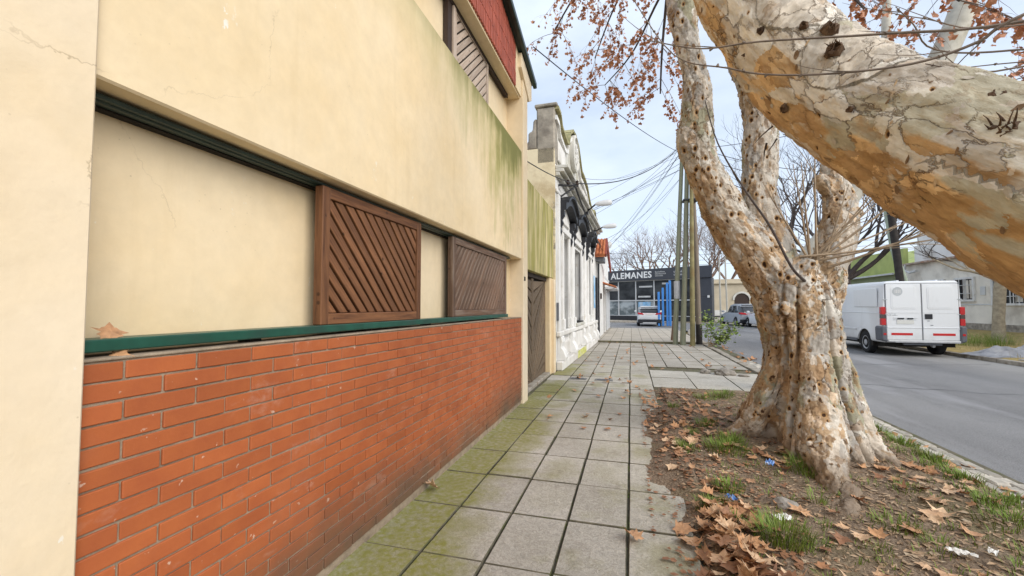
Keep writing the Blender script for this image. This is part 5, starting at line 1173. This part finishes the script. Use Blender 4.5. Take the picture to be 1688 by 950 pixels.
# cars: a lofted lower body and a glazed cabin
def car(label, loc, rz, paint, L_=4.3, w=.88, h=1.6, suv=True, grp=None, nm='parked_car'):
    c = thing(nm, label, 'car', loc, rz, grp); b = 1.0
    s_ = [(0,w*.86,.40,b-.06,.10),(.10,w*.97,.30,b,.12),(.5,w,.24,b+.03,.12),(L_*.5,w,.22,b+.02,.12),(L_*.72,w,.24,b-.02,.12),(L_*.9,w*.93,.28,b-.16,.12),(L_,w*.72,.36,b-.34,.10)]
    loft([(y, rrect(ww, z0, z1, r, ww*.93)) for y, ww, z0, z1, r in s_], paint, 'body', c, [(.80,.32,.39,-1.3,-.58),(.80,.32,.39,.58,1.3),(L_-.85,.32,.39,-1.3,-.58),(L_-.85,.32,.39,.58,1.3)])
    loft([(y, rrect(ww, b-.06, z1, .09, ww*.86)) for y, ww, z1 in ((.06,w*.86,b+.05),(.42,w*.90,h-.10),(.75,w*.90,h-.01),(1.6,w*.9,h),(2.3,w*.88,h-.08),(L_*.70,w*.84,b+.02))], m_glassdk, 'cabin_glass', c)
    loft([(y, rrect(ww, z1-.14, z1+.012, .06, ww*.95)) for y, ww, z1 in ((.30,w*.79,h-.06),(.75,w*.80,h),(1.6,w*.80,h+.01),(2.25,w*.78,h-.07))], paint, 'roof', c)
    for s in (-1, 1):
        for y0, y1 in ((.52, .80), (1.55, 1.68)): MB().prism([(y0,b-.02),(y1,b-.02),(y1+.02,h-.10),(y0+.12,h-.10)], 'x', s*w*.80-.012 if s > 0 else -w*.86, w*.86 if s > 0 else -w*.80+.012).build('pillar', paint, c)
        MB().prism([(s*w*.45,b-.16),(s*w*.93,b-.12),(s*w*.95,b+.02),(s*w*.52,b-.04)], 'y', -.02, .30).build('tail_light', m_red, c, bevel=.012)
        for y in (.80, L_-.85): wheel(c, s*(w-.01), y, .33, .2, s)
        MB().box(min(s*w,s*(w+.16)), max(s*w,s*(w+.16)), L_*.66, L_*.70, b, b+.14).build('mirror', paint, c, bevel=.02)
        for y0, y1 in ((.45, 1.5), (1.55, 2.6)): box('door_handle', m_alu, (min(s*w,s*(w+.02)), max(s*w,s*(w+.02)), y1-.3, y1-.12, .80, .83), c)
    box('bumper', m_black, (-w*.95, w*.95, -.06, .35, .24, .52), c, .04); box('skid_plate', m_alu, (-w*.55, w*.55, -.065, .0, .24, .31), c, .01); box('number_plate', m_plate, (-.2, .2, -.015, .03, b-.18, b-.09), c, .004)
    box('light_bar', m_red if suv else paint, (-w*.46, w*.46, -.004, .05, b-.10, b-.07), c); MB().prism([(.09,b+.07),(.36,h-.16),(.35,h-.13),(.06,b+.08)], 'x', -w*.66, w*.66).build('rear_window', m_glassdk, c)
    box('spoiler', paint, (-w*.70, w*.70, .18, .55, h-.06, h-.01), c, .015); return c
car('white hatchback seen square from behind, parked across the end of the pavement', (1.28, 32.3, -.05), 0, m_vanw, 4.0, .86, 1.47)
car('silver grey crossover car parked along the far kerb past the thick tree', (8.40, 34.0, -.05), R(9), m_silver, 4.35, .9, 1.62)
car('white car half hidden by the trunk, parked right behind the silver crossover', (9.15, 30.6, -.05), R(6), m_vanw, 4.1, .86, 1.45)

# ------------------------------------------------------------------ poles, lamps, cables
pg = 'poles strapped together at the pavement edge'
def pole(label, pts, r0, r1, m, grp=pg, nm='utility_pole', extra=None):
    base = Vector(pts[0]); o = thing(nm, label, 'pole', base, 0, grp); n = len(pts)
    p, rr_ = crom([Vector(q)-base for q in pts], [.76*r0+.76*(r1-r0)*i/(n-1) for i in range(n)], 3); p[0] = p[0] - Vector((0,0,.2))
    MB().tube(p, rr_, 12).build('shaft', m, o, smooth=True)
    if extra: extra(o)
    return o
p1 = pole('leftmost greenish wooden pole of the cluster, leaning right', [(1.56,16.9,.0),(1.74,16.9,3.8),(1.96,16.95,7.9)], .125, .085, m_polegreen)
p2 = pole('second greenish wooden pole of the cluster, thickest at the foot', [(1.80,16.7,.0),(1.96,16.75,3.5),(2.10,16.8,7.6)], .135, .095, m_polegreen)
p3 = pole('slim ochre stained pole in the middle of the cluster', [(2.13,16.6,.0),(2.16,16.62,3.2),(2.19,16.65,6.4)], .12, .085, simple('ochre_stained_wood', (.235, .205, .10), .85, .3, 3, warm=(.20, .14, .06)))
p4 = pole('rightmost brown pole of the cluster with a dark tarred foot', [(2.42,17.1,.0),(2.38,17.1,3),(2.28,17.1,6.2)], .135, .10, m_polewood, extra=lambda o: MB().tube([(0,0,-.05),(0,0,.75)], .112, 12).build('tarred_foot', m_tarred, o, smooth=True))
p5 = pole('thin brown stake leaning behind the greenish poles', [(1.52,17.9,.08),(1.78,17.6,2.4),(1.92,17.5,5.6)], .07, .05, m_wood2[2])
for i, (z, x, w_) in enumerate(((5.35, 2.16, .26), (2.05, 1.68, .16))):
    st_ = thing('pole_strap', ('dark steel band tying the upper part of the pole cluster', 'pale metal plate wrapped round the leftmost pole')[i], 'strap', (x, 16.85, z))
    if i == 0: MB().box(-.26,.26,-.20,.25,-.03,.03).build('band', m_black, st_, bevel=.01)
    else: MB().lathe([(.107,-.35),(.107,.3)], 12, Matrix.Translation((-.02,.05,0))).build('plate', m_rim, st_)
tp = pole('black tarred pole rising behind the white van', [(9.55,18.6,.05),(9.36,18.6,3),(9.05,18.6,6.8)], .17, .14, m_tarred, None)
gp = pole('pale green bent post leaning against the black pole behind the van', [(9.95,18.75,.05),(9.60,18.75,2.4),(9.30,18.75,3.6),(9.0,18.75,6.5)], .15, .11, m_paleg, None)
pole('left pale concrete lamp pole by the beige hall', [(7.05,38,-.05),(7.0,38,5.2)], .10, .07, m_conc, 'pale concrete poles by the beige hall', 'concrete_pole')
pole('right pale concrete lamp pole by the beige hall', [(7.45,37.5,-.05),(7.35,37.5,5.4)], .10, .07, m_conc, 'pale concrete poles by the beige hall', 'concrete_pole')
def lamp(label, a, b, g='wall lamps on the white house'):
    a, b = Vector(a), Vector(b); o = thing('street_lamp', label, 'lamp', a, 0, g); d = b-a
    p, r = crom([(0,0,0), d*.35+Vector((0,0,-.02)), d], [.03,.028,.025], 4); MB().tube(p, r, 7).build('arm', m_black, o, smooth=True); box('clamp', m_black, (-.03,.12,-.07,.07,-.08,.08), o, .01)
    dd = Vector((1, .25, .12)).normalized(); q = dd.to_track_quat('Z', 'Y').to_matrix().to_4x4(); Mh = Matrix.Translation(d) @ q
    h = MB().lathe([(.03,-.03),(.06,.03),(.085,.15),(.10,.34),(.09,.46),(.05,.50)], 14, Mh @ Matrix.Diagonal((.6,1,1,1))).build('lamp_head', m_alu, o, smooth=True); MB().lathe([(.07,.16),(.085,.34),(.075,.44)], 12, Mh @ Matrix.Translation((.05,0,0)) @ Matrix.Diagonal((.5,.8,1,1))).build('diffuser', m_letter, h, smooth=True)
lamp('nearer white street lamp on a bracket high on the ornate white house', (-1.40,13.6,4.42), (-1.02,13.4,4.62)); lamp('further white street lamp below the cornice of the ornate white house', (-1.40,16.6,4.30), (-.98,16.3,4.42))
bk2 = thing('cable_bracket', 'black cable bracket with insulators on the corner of the ornate house', 'bracket', (-1.58, 9.65, 4.22)); MB().tube([(0,0,0),(.42,.25,.02)], .025, 6).tube([(0,0,-.30),(.38,.22,.01)], .02, 6).build('arm', m_black, bk2)
for k in (.5, 1.): MB().lathe([(.03,0),(.04,.03),(.025,.06),(.04,.09),(.01,.12)], 10, Matrix.Translation((.40*k,.24*k,.03))).build('insulator', m_brown, bk2, smooth=True)
def cable(a, b, sag=.25, r=.012, label='thin dark overhead cable fanning out from the pole cluster', grp='overhead cables fanning out from the poles', n=14):
    a, b = Vector(a), Vector(b); pts = [a.lerp(b, i/n) - Vector((0,0,sag*4*(i/n)*(1-i/n))) - a for i in range(n+1)]
    o = MB().tube(pts, r, 5).build('overhead_cable', m_cable, None, loc=a, smooth=True); tag(o, label, 'cable', grp); return o
top = Vector((1.95, 16.9, 7.6))
cable((-1.33,5.9,5.2), (1.85,16.9,7.2), .15, .009, 'thin cable from the roof corner of the yellow house down across the sky', None)
cable((-1.18,9.9,4.30), (1.92,16.8,7.5), .45, .014, 'thick dark cable sagging from the black wall bracket up to the poles', None)
cable((-1.6,6.5,3.75), (-1.2,9.85,4.27), .05, .009, 'short dark cable between the green stained wall and the black bracket', None)
cable((-1.25,9.85,4.26), (-1.1,26,4.6), .5, .016, 'dark cable running from the black bracket along the white house', None); cable((-1.22,9.85,4.24), (-1.05,26,4.4), .55, .012, 'second dark cable running just below along the white house', None)
for i, (a, s, r) in enumerate((((-1.2,24.5,5.0),.3,.011), ((-1.3,26,4.9),.3,.011), ((-6,30,6.6),.5,.013), ((-9,34,7.5),.6,.013), ((-14,38,8.2),.8,.014), ((-1.1,18.2,4.2),.3,.010), ((-1.2,15.5,5.0),.4,.009), ((-4,46,6.4),.7,.014), ((-12,30,9.0),.6,.008), ((-1.2,21,4.4),.5,.008), ((-8,31,7.9),.7,.009), ((-3,40,6.0),.7,.009), ((-1.25,11.5,4.9),.5,.008), ((-16,36,7.0),1.0,.010))):
    cable(a, top - Vector((0,0,.25*(i % 6))), s, r*.62)
for i, (b, s, r) in enumerate((((9.1,18.6,6.5),.5,.012), ((9.1,18.6,6.2),.6,.012), ((7.4,37.5,5.3),.6,.012), ((14,34,6.2),.7,.013), ((9,46,6.0),.8,.014), ((10.2,9,6.3),.5,.010))):
    cable(top - Vector((0,0,.3*(i % 4))), b, s, r, 'thin dark cable running from the poles across the road', 'overhead cables crossing the road')
for i, z in enumerate((6.3, 6.9, 7.6, 8.3)): cable((-30, 52+i, z), (30, 50+i, z+.3), .5, .016, 'far cable strung level above the showroom roof', 'far level cables over the showroom')

# ------------------------------------------------------------------ shrub, rubble, litter, tarpaulin
sh = thing('green_shrub', 'small light green leafy shrub growing at the foot of the poles', 'shrub', (2.62, 16.3, 0)); a, b = MB(), MB(); rs = random.Random(9)
for (dx, dy, dz, ln) in ((.5,0,1.2,1.5),(.7,-.1,.7,1.1),(.25,.1,1,1.4),(.8,0,1.0,1.6),(.6,-.1,.25,1.0),(0,-.2,1.2,1.6),(.9,.1,.9,1.5)):
    pts = sprout(a, (rs.uniform(-.08,.08), 0, 0), (dx,dy,dz), ln*.72, .014, 8, .5, 0, .15)
    for q in pts[3:]:
        for k in range(12):
            c = q + Vector((rs.gauss(0,.09), rs.gauss(0,.09), rs.gauss(0,.07))); s = rs.uniform(.05,.11); vs, fs = LV[rs.randrange(8)]
            m = Matrix.Translation(c) @ Matrix.Rotation(rs.uniform(0,6.28),4,'Z') @ Matrix.Rotation(rs.uniform(-1,1),4,'X'); b.add([m @ (Vector(v)*s) for v in vs], fs)
a.build('stem', m_twigpale, sh, smooth=True, fix=False); b.build('foliage', m_bush, sh, fix=False, kind='stuff')
def rock(label, loc, s, seed):
    bm = bmesh.new(); bmesh.ops.create_icosphere(bm, subdivisions=3, radius=1)
    for v in bm.verts: v.co = Vector((v.co.x*s[0], v.co.y*s[1], v.co.z*s[2]))*(1+.35*mnoise.noise(v.co*1.6+Vector((seed,0,0)))+.1*mnoise.noise(v.co*5+Vector((seed,0,0))))
    me = bpy.data.meshes.new('rubble_stone'); bm.to_mesh(me); bm.free(); me.materials.append(m_rock); o = link('rubble_stone', me, None, loc); tag(o, label, 'stone')
rock('flat grey lump of rubble lying on the pale concrete apron', (1.85, 9.75, .04), (.21,.14,.09), 1); rock('smaller grey stone left of the flat rubble lump', (1.50, 9.85, .03), (.10,.09,.06), 4); rock('thin chip of stone right of the flat rubble lump', (2.18, 9.6, .02), (.10,.06,.025), 7)
rock('half buried pale stone in front of the big root', (1.02, 3.42, .035), (.09,.07,.045), 9)
def crumple(label, loc, s, m, seed, nm):
    n = 9; vs = [((i/n-.5)*s[0]+.1*s[0]*mnoise.noise(Vector((i*.7,j*.7,seed))), (j/n-.5)*s[1]+.1*s[1]*mnoise.noise(Vector((i*.7,j*.7,seed+5))), s[2]*(.5+mnoise.noise(Vector((i*.55,j*.55,seed+9))))) for j in range(n+1) for i in range(n+1)]
    o = MB().add(vs, [(j*(n+1)+i, j*(n+1)+i+1, (j+1)*(n+1)+i+1, (j+1)*(n+1)+i) for j in range(n) for i in range(n)]).build(nm, m, None, loc=loc, fix=False); o.rotation_euler.z = seed; tag(o, label, 'litter')
crumple('crumpled blue and white wrapper by the grass tuft near the front root', (1.10,4.05,.10), (.10,.06,.035), m_wrap, 1.2, 'wrapper'); crumple('crumpled blue wrapper in the leaf drift by the slab edge', (.66,3.34,.07), (.075,.045,.03), m_wrap, 2.3, 'wrapper')
crumple('scrap of white paper on the soil in front of the tree', (.93,3.18,.05), (.10,.07,.02), m_paper, .6, 'paper_scrap'); crumple('torn white packet lying at the right front of the verge', (1.74,2.98,.05), (.12,.05,.03), m_paper, 2.9, 'paper_scrap'); crumple('small white scrap right of the torn packet', (1.92,3.05,.05), (.06,.04,.02), m_paper, 4.0, 'paper_scrap')
nx, ny = 34, 16; vs = []
for j in range(ny+1):
    for i in range(nx+1):
        u_, v_ = i/nx, j/ny; env = (math.sin(math.pi*min(1, max(0, u_)))**.6)*(math.sin(math.pi*v_)**.7)
        vs.append((u_*2.5 + .12*mnoise.noise(Vector((j*.4, 1, 2))), v_*1.0+.15*mnoise.noise(Vector((i*.3, 4, 2))), -.01+env*(.17+.20*mnoise.noise(Vector((i*.16, j*.45, 1)))+.09*abs(mnoise.noise(Vector((i*.12+j*.3, j*.8, 7)))))))
tp_ = MB().add(vs, [(j*(nx+1)+i, j*(nx+1)+i+1, (j+1)*(nx+1)+i+1, (j+1)*(nx+1)+i) for j in range(ny) for i in range(nx)]).build('tarpaulin', m_tarp, None, loc=(9.22, 14.35, .07), smooth=True, fix=False); tp_.rotation_euler.z = R(10)
tag(tp_, 'crumpled grey tarpaulin heaped on the far kerb behind the van', 'tarpaulin')
